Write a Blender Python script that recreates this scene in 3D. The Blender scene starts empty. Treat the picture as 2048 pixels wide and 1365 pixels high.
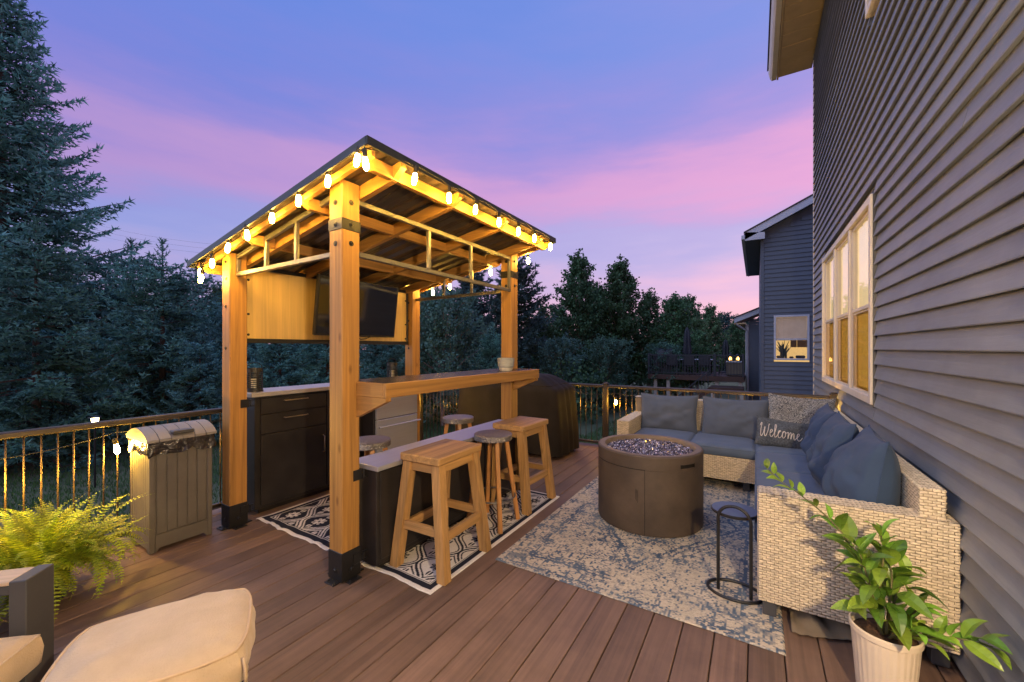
import bpy, math, random
import numpy as np
from mathutils import Vector, Matrix, Euler

random.seed(7); RNG = np.random.default_rng(7)
SC = bpy.context.scene
COL = SC.collection

# ------------------------------------------------------------------ camera
YAW = math.radians(31.383)
cam_d = bpy.data.cameras.new('camera')
cam_d.sensor_width = 36.0
cam_d.lens = 36.0 * 800.0 / 2048.0
cam_d.shift_y = 14.5 / 2048.0
cam_d.clip_start = 0.05
cam_d.clip_end = 2000
cam = bpy.data.objects.new('camera', cam_d)
COL.objects.link(cam)
cam.location = (0, 0, 1.5)
cam.rotation_euler = (math.radians(90), 0, YAW)
SC.camera = cam
CS, CC = math.sin(YAW), math.cos(YAW)

# ------------------------------------------------------------------ colour helper
def lin(r, g, b):
    def f(c):
        c /= 255.0
        return c / 12.92 if c <= 0.04045 else ((c + 0.055) / 1.055) ** 2.4
    return (f(r), f(g), f(b), 1.0)

# ------------------------------------------------------------------ dusk sky
world = bpy.data.worlds.new('World')
SC.world = world
world.use_nodes = True
wn, wl = world.node_tree.nodes, world.node_tree.links
wn.clear()
w_out = wn.new('ShaderNodeOutputWorld')
w_bg = wn.new('ShaderNodeBackground')
w_bg.inputs['Strength'].default_value = 0.79
wl.new(w_bg.outputs[0], w_out.inputs[0])
w_tc = wn.new('ShaderNodeTexCoord')
w_sep = wn.new('ShaderNodeSeparateXYZ')
wl.new(w_tc.outputs['Generated'], w_sep.inputs[0])

def wmath(op, a, b=None, c=None):
    n = wn.new('ShaderNodeMath'); n.operation = op
    for i, v in enumerate((a, b, c)):
        if v is None: continue
        if isinstance(v, (int, float)): n.inputs[i].default_value = v
        else: wl.new(v, n.inputs[i])
    return n.outputs[0]

w_map = wn.new('ShaderNodeMapping')
w_map.inputs['Rotation'].default_value = (0, math.radians(10), YAW)
w_map.inputs['Scale'].default_value = (1.5, 1.5, 8.0)
wl.new(w_tc.outputs['Generated'], w_map.inputs[0])
w_noise = wn.new('ShaderNodeTexNoise')
w_noise.inputs['Scale'].default_value = 1.15
w_noise.inputs['Detail'].default_value = 8
w_noise.inputs['Roughness'].default_value = 0.56
wl.new(w_map.outputs[0], w_noise.inputs['Vector'])
# the sunset glow lies to the right of the view: the band of colour sinks towards it
w_glow = wmath('ADD', wmath('MULTIPLY', w_sep.outputs['X'], CC), wmath('MULTIPLY', w_sep.outputs['Y'], CS))
w_el = wmath('ADD', w_sep.outputs['Z'], wmath('MULTIPLY', wmath('SUBTRACT', w_noise.outputs['Fac'], 0.5), 0.33))
w_el = wmath('ADD', w_el, wmath('MULTIPLY', w_glow, -0.02))
w_ramp = wn.new('ShaderNodeValToRGB')
stops = [(0.0, (244, 186, 200)), (0.07, (242, 198, 216)), (0.14, (224, 188, 224)), (0.21, (182, 180, 230)), (0.265, (180, 172, 226)),
         (0.315, (208, 166, 218)), (0.365, (222, 166, 214)), (0.43, (178, 154, 220)), (0.52, (140, 146, 222)),
         (0.64, (122, 150, 228)), (0.8, (100, 138, 222)), (1.0, (76, 112, 200))]
el = w_ramp.color_ramp.elements
while len(el) < len(stops): el.new(0.5)
for e, (p, c) in zip(el, stops):
    e.position = p; e.color = lin(*c)
w_ramp.color_ramp.interpolation = 'B_SPLINE'
wl.new(w_el, w_ramp.inputs[0])
w_fac = wmath('ADD', 0.93, wmath('MULTIPLY', w_glow, 0.22))
w_mul = wn.new('ShaderNodeMixRGB'); w_mul.blend_type = 'MULTIPLY'
w_mul.inputs[0].default_value = 1.0
wl.new(w_ramp.outputs[0], w_mul.inputs[1])
w_comb = wn.new('ShaderNodeCombineXYZ')
wl.new(wmath('ADD', w_fac, wmath('MULTIPLY', w_glow, 0.2)), w_comb.inputs[0])
wl.new(w_fac, w_comb.inputs[1])
wl.new(wmath('ADD', 0.97, wmath('MULTIPLY', w_glow, 0.06)), w_comb.inputs[2])
wl.new(w_comb.outputs[0], w_mul.inputs[2])
wl.new(w_mul.outputs[0], w_bg.inputs['Color'])

# added ambient fill without a visible source: very wide lamp from behind the camera
fill_sun_d = bpy.data.lights.new('fill_sun', 'SUN')
fill_sun_d.energy = 1.15
fill_sun_d.angle = math.radians(100)
fill_sun_d.color = (0.84, 0.93, 1.0)
fill_sun = bpy.data.objects.new('fill_sun', fill_sun_d)
COL.objects.link(fill_sun)
fill_sun.rotation_euler = Vector((-.62, -.42, .72)).to_track_quat('Z', 'Y').to_euler()
fill_sun.location = (0, 0, 30)

SC.view_settings.view_transform = 'Standard'
SC.view_settings.look = 'None'
SC.view_settings.exposure = 0.4
SC.view_settings.gamma = 1.0
SC.view_settings.use_curve_mapping = False
SC.render.engine = 'CYCLES'
SC.cycles.use_denoising = True
SC.cycles.sample_clamp_indirect = 4.0
SC.cycles.max_bounces = 6
SC.cycles.transparent_max_bounces = 12
SC.cycles.caustics_reflective = False
SC.cycles.caustics_refractive = False

# ------------------------------------------------------------------ materials
def new_mat(name):
    m = bpy.data.materials.new(name); m.use_nodes = True
    nt = m.node_tree; b = nt.nodes['Principled BSDF']
    return m, nt, b

def _coord(nt, stretch=(1, 1, 1), kind='Object'):
    tc = nt.nodes.new('ShaderNodeTexCoord'); mp = nt.nodes.new('ShaderNodeMapping')
    mp.inputs['Scale'].default_value = stretch
    nt.links.new(tc.outputs[kind], mp.inputs[0])
    return mp.outputs[0]

def pm(name, base, rough=0.6, metal=0.0, var=0.15, vscale=6, bump=0.15, bscale=80, stretch=(1, 1, 1),
       rand=0.0, spec=0.5, rvar=0.0, sheen=0.0, hue2=None, stain=0.0, bdist=0.01, emit=None, detail=4):
    """plain procedural material: noise variation of colour, fine bump, per-object variation"""
    m, nt, b = new_mat(name); N, L = nt.nodes, nt.links
    v = _coord(nt, stretch)
    if rand:
        oi = N.new('ShaderNodeObjectInfo'); vm = N.new('ShaderNodeVectorMath'); vm.operation = 'ADD'
        ml = N.new('ShaderNodeMath'); ml.operation = 'MULTIPLY'; ml.inputs[1].default_value = 37.0
        L.new(oi.outputs['Random'], ml.inputs[0]); L.new(v, vm.inputs[0]); L.new(ml.outputs[0], vm.inputs[1])
        v = vm.outputs[0]
    n = N.new('ShaderNodeTexNoise'); n.inputs['Scale'].default_value = vscale; n.inputs['Detail'].default_value = detail
    n.inputs['Roughness'].default_value = 0.6
    L.new(v, n.inputs['Vector'])
    r = N.new('ShaderNodeValToRGB')
    lo = tuple(c * (1 - var) for c in base[:3]) + (1,)
    hi = tuple(min(1, c * (1 + var)) for c in (hue2 or base)[:3]) + (1,)
    r.color_ramp.elements[0].position = 0.3; r.color_ramp.elements[0].color = lo
    r.color_ramp.elements[1].position = 0.7; r.color_ramp.elements[1].color = hi
    L.new(n.outputs['Fac'], r.inputs[0])
    out = r.outputs[0]
    if rand:
        hs = N.new('ShaderNodeHueSaturation')
        mr = N.new('ShaderNodeMapRange'); mr.inputs['To Min'].default_value = 1 - rand; mr.inputs['To Max'].default_value = 1 + rand
        L.new(oi.outputs['Random'], mr.inputs['Value']); L.new(mr.outputs[0], hs.inputs['Value'])
        L.new(out, hs.inputs['Color']); out = hs.outputs[0]
    if stain:
        tc2 = N.new('ShaderNodeTexCoord'); n3 = N.new('ShaderNodeTexNoise'); n3.inputs['Scale'].default_value = 2.3; n3.inputs['Detail'].default_value = 6
        n3.inputs['Roughness'].default_value = .68
        src = tc2.outputs['Object']
        if rand:
            va = N.new('ShaderNodeVectorMath'); va.operation = 'ADD'; L.new(src, va.inputs[0]); L.new(ml.outputs[0], va.inputs[1]); src = va.outputs[0]
        L.new(src, n3.inputs['Vector'])
        r3 = N.new('ShaderNodeValToRGB'); r3.color_ramp.elements[0].position = .36; r3.color_ramp.elements[1].position = .6
        r3.color_ramp.elements[0].color = (1 - stain,) * 3 + (1,); r3.color_ramp.elements[1].color = (1, 1, 1, 1)
        L.new(n3.outputs['Fac'], r3.inputs[0])
        m3 = N.new('ShaderNodeMixRGB'); m3.blend_type = 'MULTIPLY'; m3.inputs[0].default_value = 1.0
        L.new(out, m3.inputs[1]); L.new(r3.outputs[0], m3.inputs[2]); out = m3.outputs[0]
    L.new(out, b.inputs['Base Color'])
    b.inputs['Roughness'].default_value = rough
    b.inputs['Metallic'].default_value = metal
    b.inputs['Specular IOR Level'].default_value = spec
    if sheen: b.inputs['Sheen Weight'].default_value = sheen
    if rvar:
        mr2 = N.new('ShaderNodeMapRange'); mr2.inputs['To Min'].default_value = rough - rvar; mr2.inputs['To Max'].default_value = rough + rvar
        L.new(n.outputs['Fac'], mr2.inputs['Value']); L.new(mr2.outputs[0], b.inputs['Roughness'])
    if bump:
        n2 = N.new('ShaderNodeTexNoise'); n2.inputs['Scale'].default_value = bscale; n2.inputs['Detail'].default_value = 3
        L.new(v, n2.inputs['Vector'])
        bp = N.new('ShaderNodeBump'); bp.inputs['Strength'].default_value = bump; bp.inputs['Distance'].default_value = bdist
        L.new(n2.outputs['Fac'], bp.inputs['Height']); L.new(bp.outputs[0], b.inputs['Normal'])
    if emit:
        b.inputs['Emission Color'].default_value = emit[0]; b.inputs['Emission Strength'].default_value = emit[1]
    return m

def wood(name, base, axis, rough=0.5, var=0.28, knots=True, rand=0.1):
    """wood with streaks along one axis, a few knots"""
    m, nt, b = new_mat(name); N, L = nt.nodes, nt.links
    st = [30.0, 30.0, 30.0]; st['xyz'.index(axis)] = 0.9
    oi = N.new('ShaderNodeObjectInfo')
    ml = N.new('ShaderNodeMath'); ml.operation = 'MULTIPLY'; ml.inputs[1].default_value = 51.0
    L.new(oi.outputs['Random'], ml.inputs[0])
    tc = N.new('ShaderNodeTexCoord'); add = N.new('ShaderNodeVectorMath'); add.operation = 'ADD'
    L.new(tc.outputs['Object'], add.inputs[0]); L.new(ml.outputs[0], add.inputs[1])
    mp = N.new('ShaderNodeMapping'); mp.inputs['Scale'].default_value = st; L.new(add.outputs[0], mp.inputs[0])
    n = N.new('ShaderNodeTexNoise'); n.inputs['Scale'].default_value = 1.0; n.inputs['Detail'].default_value = 5
    n.inputs['Distortion'].default_value = 0.6; n.inputs['Roughness'].default_value = 0.65
    L.new(mp.outputs[0], n.inputs['Vector'])
    r = N.new('ShaderNodeValToRGB'); e = r.color_ramp.elements
    e[0].position = 0.3; e[0].color = tuple(c * (1 - var) for c in base[:3]) + (1,)
    e[1].position = 0.68; e[1].color = tuple(min(1, c * (1 + var * .55)) for c in base[:3]) + (1,)
    L.new(n.outputs['Fac'], r.inputs[0]); out = r.outputs[0]
    if knots:
        st2 = [5.0, 5.0, 5.0]; st2['xyz'.index(axis)] = 2.2
        mp2 = N.new('ShaderNodeMapping'); mp2.inputs['Scale'].default_value = st2; L.new(add.outputs[0], mp2.inputs[0])
        vo = N.new('ShaderNodeTexVoronoi'); vo.inputs['Scale'].default_value = 1.0; L.new(mp2.outputs[0], vo.inputs['Vector'])
        kr = N.new('ShaderNodeValToRGB'); kr.color_ramp.elements[0].position = 0.03; kr.color_ramp.elements[1].position = 0.09
        kr.color_ramp.elements[0].color = (0.35, 0.25, 0.18, 1); kr.color_ramp.elements[1].color = (1, 1, 1, 1)
        L.new(vo.outputs['Distance'], kr.inputs[0])
        mx = N.new('ShaderNodeMixRGB'); mx.blend_type = 'MULTIPLY'; mx.inputs[0].default_value = 0.7
        L.new(out, mx.inputs[1]); L.new(kr.outputs[0], mx.inputs[2]); out = mx.outputs[0]
    hs = N.new('ShaderNodeHueSaturation'); mr = N.new('ShaderNodeMapRange')
    mr.inputs['To Min'].default_value = 1 - rand; mr.inputs['To Max'].default_value = 1 + rand
    L.new(oi.outputs['Random'], mr.inputs['Value']); L.new(mr.outputs[0], hs.inputs['Value']); L.new(out, hs.inputs['Color'])
    L.new(hs.outputs[0], b.inputs['Base Color'])
    b.inputs['Roughness'].default_value = rough
    bp = N.new('ShaderNodeBump'); bp.inputs['Strength'].default_value = 0.25; bp.inputs['Distance'].default_value = 0.004
    L.new(n.outputs['Fac'], bp.inputs['Height']); L.new(bp.outputs[0], b.inputs['Normal'])
    return m

def emitter(name, col, strength):
    m, nt, b = new_mat(name)
    b.inputs['Base Color'].default_value = (0.8, 0.7, 0.5, 1)
    b.inputs['Emission Color'].default_value = tuple(col) + (1,)
    b.inputs['Emission Strength'].default_value = strength
    return m

def vcol_mat(name, rough=0.9, bump=0.4, bscale=(300, 300, 300), spec=0.2, sheen=0.0):
    """woven textile whose print is stored on the mesh"""
    m, nt, b = new_mat(name); N, L = nt.nodes, nt.links
    a = N.new('ShaderNodeAttribute'); a.attribute_name = 'print'
    v = _coord(nt, bscale)
    n = N.new('ShaderNodeTexNoise'); n.inputs['Scale'].default_value = 1.0; n.inputs['Detail'].default_value = 2
    L.new(v, n.inputs['Vector'])
    mx = N.new('ShaderNodeMixRGB'); mx.blend_type = 'MULTIPLY'; mx.inputs[0].default_value = 0.55
    r = N.new('ShaderNodeValToRGB'); r.color_ramp.elements[0].position = .3; r.color_ramp.elements[1].position = .6
    r.color_ramp.elements[0].color = (.45, .45, .45, 1); r.color_ramp.elements[1].color = (1, 1, 1, 1)
    L.new(n.outputs['Fac'], r.inputs[0]); L.new(a.outputs['Color'], mx.inputs[1]); L.new(r.outputs[0], mx.inputs[2])
    L.new(mx.outputs[0], b.inputs['Base Color'])
    b.inputs['Roughness'].default_value = rough; b.inputs['Specular IOR Level'].default_value = spec
    bp = N.new('ShaderNodeBump'); bp.inputs['Strength'].default_value = bump; bp.inputs['Distance'].default_value = 0.003
    L.new(n.outputs['Fac'], bp.inputs['Height']); L.new(bp.outputs[0], b.inputs['Normal'])
    return m

def foliage_mat(name, base, var=0.5, trans=0.25, rough=0.6, spec=0.3):
    m, nt, b = new_mat(name); N, L = nt.nodes, nt.links
    a = N.new('ShaderNodeAttribute'); a.attribute_name = 'tint'
    oi = N.new('ShaderNodeObjectInfo')
    r = N.new('ShaderNodeValToRGB')
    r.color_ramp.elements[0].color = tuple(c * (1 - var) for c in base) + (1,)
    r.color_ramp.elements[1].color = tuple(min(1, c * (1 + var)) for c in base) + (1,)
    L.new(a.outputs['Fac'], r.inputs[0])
    hs = N.new('ShaderNodeHueSaturation'); mr = N.new('ShaderNodeMapRange')
    mr.inputs['To Min'].default_value = .72; mr.inputs['To Max'].default_value = 1.25
    mh = N.new('ShaderNodeMapRange'); mh.inputs['To Min'].default_value = .475; mh.inputs['To Max'].default_value = .52
    fr_ = N.new('ShaderNodeMath'); fr_.operation = 'FRACT'; m7 = N.new('ShaderNodeMath'); m7.operation = 'MULTIPLY'; m7.inputs[1].default_value = 7.3
    L.new(oi.outputs['Random'], m7.inputs[0]); L.new(m7.outputs[0], fr_.inputs[0]); L.new(fr_.outputs[0], mh.inputs['Value']); L.new(mh.outputs[0], hs.inputs['Hue'])
    L.new(oi.outputs['Random'], mr.inputs['Value']); L.new(mr.outputs[0], hs.inputs['Value']); L.new(r.outputs[0], hs.inputs['Color'])
    L.new(hs.outputs[0], b.inputs['Base Color'])
    b.inputs['Roughness'].default_value = rough; b.inputs['Specular IOR Level'].default_value = spec
    if trans:
        tr = N.new('ShaderNodeBsdfTranslucent'); L.new(hs.outputs[0], tr.inputs[0])
        mx = N.new('ShaderNodeMixShader'); mx.inputs[0].default_value = trans
        o = N['Material Output']; L.new(b.outputs[0], mx.inputs[1]); L.new(tr.outputs[0], mx.inputs[2]); L.new(mx.outputs[0], o.inputs[0])
    return m

CEDAR = (0.40, 0.20, 0.05)
M = {}
for ax in 'xyz':
    M['cedar_' + ax] = wood('cedar_' + ax, CEDAR, ax, rough=0.5, var=.4)
    M['oak_' + ax] = wood('oak_' + ax, (0.45, 0.255, 0.09), ax, rough=0.45, var=.42)
M['stool_leg'] = wood('stool_leg', (0.50, 0.23, 0.07), 'z', rough=0.4, var=.4)
M['plywood'] = wood('plywood', (0.62, 0.42, 0.15), 'z', rough=0.45, var=0.2, knots=False)
M['board'] = pm('deck_board', (0.168, 0.103, 0.073), rough=0.55, var=0.26, vscale=1.0, stretch=(42, 1.1, 42), bump=0.35, bscale=2.0, stain=.26, rand=0.2, bdist=.004, rvar=.12)
M['deck_frame'] = pm('deck_frame', (0.05, 0.035, 0.028), rough=0.8)
M['black_metal'] = pm('black_metal', (0.012, 0.012, 0.013), rough=0.38, var=.3, bump=.05)
M['bronze'] = pm('bronze_rail', (0.036, 0.027, 0.022), rough=0.42, var=.2, bump=.05)
M['baluster'] = pm('baluster_metal', (0.12, 0.085, 0.055), rough=0.48, metal=.5, bump=.02)
M['steel'] = pm('galvanised_steel', (0.20, 0.19, 0.175), rough=0.38, metal=.75, var=.2, bump=.05)
M['roof_metal'] = pm('roof_metal', (0.07, 0.055, 0.045), rough=0.35, metal=.3, var=.15, bump=.03, spec=.6)
M['drip_edge'] = pm('drip_edge', (0.03, 0.036, 0.046), rough=0.45, metal=.4)
M['stainless'] = pm('stainless', (0.60, 0.63, 0.68), rough=0.33, metal=0.7, var=.05, vscale=3, stretch=(20, 1, 20), bump=0, rvar=.05)
M['counter_white'] = pm('pale_counter', (0.55, 0.52, 0.5), rough=0.3, metal=.5, var=.05)
M['cabinet'] = pm('cabinet_black', (0.022, 0.019, 0.018), rough=0.42, var=.25, bump=.08, bscale=150, rvar=.08)
M['granite'] = pm('dark_laminate', (0.05, 0.046, 0.045), rough=0.25, var=.7, vscale=130, bump=.02)
M['handle'] = pm('handle_brass', (0.38, 0.30, 0.2), rough=0.35, metal=.8)
M['hammered'] = None
M['siding'] = pm('siding_vinyl', (0.20, 0.212, 0.232), rough=0.5, var=.06, vscale=3, stretch=(1, 1.5, 30), bump=.12, bscale=8, rand=.08, spec=.4, bdist=.004, stain=.14)
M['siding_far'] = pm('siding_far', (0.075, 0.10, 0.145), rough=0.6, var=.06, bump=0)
M['trim'] = pm('cream_trim', (0.66, 0.58, 0.47), rough=0.5, var=.05, bump=.03)
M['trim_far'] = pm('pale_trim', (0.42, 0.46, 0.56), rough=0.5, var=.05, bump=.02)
M['soffit'] = pm('soffit_tan', (0.5, 0.36, 0.19), rough=0.6, var=.08)
M['shingle'] = pm('shingle', (0.05, 0.05, 0.055), rough=.9, var=.4, vscale=30)
M['wicker'] = pm('wicker_beige', (0.62, 0.52, 0.37), rough=0.55, var=.34, vscale=38, bump=.2, bscale=120, stretch=(1, 1, 3))
M['wicker_in'] = pm('wicker_core', (0.27, 0.21, 0.14), rough=.8)
M['cushion'] = pm('blue_grey_fabric', (0.085, 0.12, 0.185), rough=0.92, var=.1, vscale=4, bump=.3, bscale=420, sheen=.04, bdist=.002)
M['pillow_blue'] = pm('navy_fabric', (0.028, 0.055, 0.115), rough=0.92, var=.12, vscale=4, bump=.3, bscale=420, sheen=.04, bdist=.002)
M['pillow_grey'] = pm('slate_fabric', (0.08, 0.10, 0.14), rough=0.92, var=.1, vscale=4, bump=.3, bscale=420, sheen=.04, bdist=.002)
M['denim'] = pm('charcoal_denim', (0.075, 0.088, 0.105), rough=0.95, var=.5, vscale=60, bump=.5, bscale=260, bdist=.003)
M['boucle'] = pm('boucle', (0.09, 0.105, 0.13), rough=.95, var=.5, vscale=70, stretch=(1, 1, 2.4), hue2=(0.46, 0.43, 0.38), bump=1.0, bscale=70, bdist=.012)
def boucle_mat():
    m, nt, b = new_mat('boucle_loops'); N, L = nt.nodes, nt.links
    n = N.new('ShaderNodeTexNoise'); n.inputs['Scale'].default_value = 1.0; n.inputs['Detail'].default_value = 3
    L.new(_coord(nt, (95, 95, 230)), n.inputs['Vector'])
    r = N.new('ShaderNodeValToRGB'); r.color_ramp.elements[0].position = .44; r.color_ramp.elements[1].position = .56
    r.color_ramp.elements[0].color = (.03, .042, .06, 1); r.color_ramp.elements[1].color = (.42, .42, .42, 1)
    L.new(n.outputs['Fac'], r.inputs[0]); L.new(r.outputs[0], b.inputs['Base Color']); b.inputs['Roughness'].default_value = .95
    bp = N.new('ShaderNodeBump'); bp.inputs['Strength'].default_value = 1; bp.inputs['Distance'].default_value = .01
    L.new(n.outputs['Fac'], bp.inputs['Height']); L.new(bp.outputs[0], b.inputs['Normal'])
    return m
M['boucle'] = boucle_mat()
M['thread'] = pm('cream_thread', (0.66, 0.60, 0.55), rough=.9, var=.1)
M['beige'] = pm('beige_fabric', (0.52, 0.395, 0.26), rough=.93, var=.09, vscale=9, bump=.6, bscale=170, sheen=.2, bdist=.004)
M['piping'] = pm('beige_piping', (0.55, 0.40, 0.25), rough=.9, var=.1)
M['alu_dark'] = pm('charcoal_aluminium', (0.055, 0.056, 0.06), rough=.45, var=.1, bump=.05)
M['arm_wood'] = wood('arm_wood', (0.50, 0.38, 0.27), 'y', rough=.5, knots=False)
M['concrete'] = pm('brown_concrete', (0.092, 0.066, 0.045), rough=.62, var=.22, vscale=5, bump=.12, bscale=60, rvar=.1, stain=.25)
M['concrete_rim'] = pm('rim_concrete', (0.17, 0.125, 0.085), rough=.6, var=.12, vscale=8, bump=.1)
M['gap_dark'] = pm('gap_dark', (0.012, 0.01, 0.009), rough=.9, bump=0)
M['resin'] = pm('taupe_resin', (0.14, 0.125, 0.105), rough=.55, var=.1, bump=.12, bscale=160, stain=.2)
M['resin_light'] = pm('taupe_lid', (0.23, 0.215, 0.205), rough=.55, var=.1, bump=.1)
M['bag'] = pm('black_bag', (0.02, 0.018, 0.02), rough=.18, var=.4, bump=.6, bscale=45, spec=.8, bdist=.02)
M['cover'] = pm('grill_cover', (0.022, 0.018, 0.015), rough=.7, var=.2, vscale=5, bump=.25, bscale=90, spec=.12)
M['pot'] = pm('cream_pot', (0.62, 0.52, 0.40), rough=.5, var=.06, bump=.05)
M['soil'] = pm('soil', (0.06, 0.03, 0.016), rough=1, var=.6, vscale=60, bump=.8, bscale=60)
M['stem'] = pm('stem', (0.12, 0.11, 0.04), rough=.8)
M['bark'] = pm('bark', (0.07, 0.055, 0.045), rough=.95, var=.4, vscale=12, stretch=(1, 1, .3), bump=.6, bscale=20)
M['birch_bark'] = pm('pale_bark', (0.22, 0.2, 0.18), rough=.9, var=.4, vscale=10, bump=.3)
M['spruce'] = foliage_mat('spruce_needles', (0.105, 0.26, 0.235), var=.88, trans=.25)
M['spruce_dark'] = foliage_mat('dark_needles', (0.06, 0.115, 0.11), trans=.1)
M['leaf_tree'] = foliage_mat('tree_leaves', (0.058, 0.125, 0.055), trans=.25)
M['leaf_pale'] = foliage_mat('pale_leaves', (0.09, 0.19, 0.15), trans=.25)
M['citrus'] = foliage_mat('citrus_leaf', (0.15, 0.27, 0.03), var=.7, trans=.3, rough=.35, spec=.5)
M['fern'] = foliage_mat('fern_leaf', (0.30, 0.38, 0.02), var=.55, trans=.35, rough=.55)
M['grass'] = foliage_mat('grass_blades', (0.07, 0.14, 0.045), var=.4, trans=.3)
M['lawn'] = pm('lawn_ground', (0.07, 0.12, 0.05), rough=.95, var=.45, vscale=.35, bump=.8, bscale=14, bdist=.05, hue2=(0.11, 0.11, 0.06))
M['screen'] = pm('tv_glass', (0.006, 0.006, 0.008), rough=.06, bump=0, var=0, spec=.8)
M['tv_case'] = pm('tv_case', (0.015, 0.015, 0.016), rough=.35)
M['ceramic'] = pm('grey_ceramic', (0.33, 0.34, 0.33), rough=.55, var=.2, vscale=20, stretch=(1, 1, 6), bump=.2)
M['ceramic_pale'] = pm('cream_ceramic', (0.6, 0.56, 0.48), rough=.5)
M['sky_tint_top'] = pm('side_table_top', (0.04, 0.085, 0.15), rough=.35, var=.1, bump=.02)  # blue of the reflected sky put into the base colour
M['bulb'] = emitter('bulb_glow', (1.0, 0.55, 0.08), 265.0)
M['bulb_small'] = emitter('rail_bulb_glow', (1.0, 0.55, 0.06), 1100.0)
M['bulb_far'] = emitter('far_bulb_glow', (1.0, 0.52, 0.05), 420.0)
M['cable'] = pm('cable', (0.02, 0.018, 0.016), rough=.6, bump=0)
M['sconce_glow'] = emitter('sconce_glow', (1.0, 0.72, 0.41), 2250.0)
M['glass_bead'] = None

def hammered():
    m, nt, b = new_mat('hammered_metal'); N, L = nt.nodes, nt.links
    v = _coord(nt, (1, 1, 1))
    vo = N.new('ShaderNodeTexVoronoi'); vo.inputs['Scale'].default_value = 80; L.new(v, vo.inputs['Vector'])
    bp = N.new('ShaderNodeBump'); bp.inputs['Strength'].default_value = 1.0; bp.inputs['Distance'].default_value = .007
    L.new(vo.outputs['Distance'], bp.inputs['Height']); L.new(bp.outputs[0], b.inputs['Normal'])
    b.inputs['Base Color'].default_value = (0.30, 0.28, 0.26, 1); b.inputs['Metallic'].default_value = .9
    b.inputs['Roughness'].default_value = .38
    return m
M['hammered'] = hammered()

def glass_pane(name, tint=(1, 1, 1), refl=0.12):
    m, nt, b = new_mat(name); N, L = nt.nodes, nt.links
    tr = N.new('ShaderNodeBsdfTransparent'); tr.inputs[0].default_value = tuple(tint) + (1,)
    gl = N.new('ShaderNodeBsdfGlossy'); gl.inputs['Roughness'].default_value = .02
    fr = N.new('ShaderNodeFresnel'); fr.inputs[0].default_value = 1.5
    ad = N.new('ShaderNodeMath'); ad.operation = 'ADD'; ad.inputs[1].default_value = refl; ad.use_clamp = True
    mx = N.new('ShaderNodeMixShader')
    ge = N.new('ShaderNodeNewGeometry'); iv = N.new('ShaderNodeMath'); iv.operation = 'SUBTRACT'; iv.inputs[0].default_value = 1.0
    mu = N.new('ShaderNodeMath'); mu.operation = 'MULTIPLY'
    L.new(ge.outputs['Backfacing'], iv.inputs[1]); L.new(ad.outputs[0], mu.inputs[0]); L.new(iv.outputs[0], mu.inputs[1])
    L.new(fr.outputs[0], ad.inputs[0]); L.new(mu.outputs[0], mx.inputs[0]); L.new(tr.outputs[0], mx.inputs[1]); L.new(gl.outputs[0], mx.inputs[2])
    L.new(mx.outputs[0], N['Material Output'].inputs[0])
    return m
M['pane'] = glass_pane('window_pane', refl=.1)
M['screen_mesh'] = glass_pane('screened_pane', (0.88, 0.74, 0.42), 0.0)  # golden light on the lower panes put into the tint
M['curtain'] = pm('curtain', (0.5, 0.42, 0.28), rough=.9, var=.1, bump=.1, emit=((1, .74, .36, 1), .8))  # warm window light put into the cloth as emission, no lamp behind it
M['room_glow'] = pm('glowing_kitchen_wall', (0.5, 0.4, 0.25), rough=.8, var=.5, vscale=5, emit=((1, .62, .22, 1), .6))  # kitchen lamplight put into the wall as its own glow
M['shade'] = pm('window_shade', (0.35, 0.3, 0.28), rough=.9, emit=((1, .7, .5, 1), .12))  # backlight from the room put in as faint emission
M['navy_dark'] = pm('dark_furniture', (0.02, 0.026, 0.04), rough=.6)
M['mahogany'] = pm('stained_rim', (0.055, 0.026, 0.022), rough=.6, var=.2)
M['tarp'] = pm('folded_cover', (0.17, 0.13, 0.085), rough=.8, var=.15)
M['rug'] = vcol_mat('rug_weave', bscale=(120, 420, 300))
M['rug_flat'] = vcol_mat('flat_rug_weave', bump=.25, bscale=(260, 260, 260))
M['white_wood'] = pm('weathered_post', (0.4, 0.38, 0.36), rough=.8, var=.2)

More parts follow.
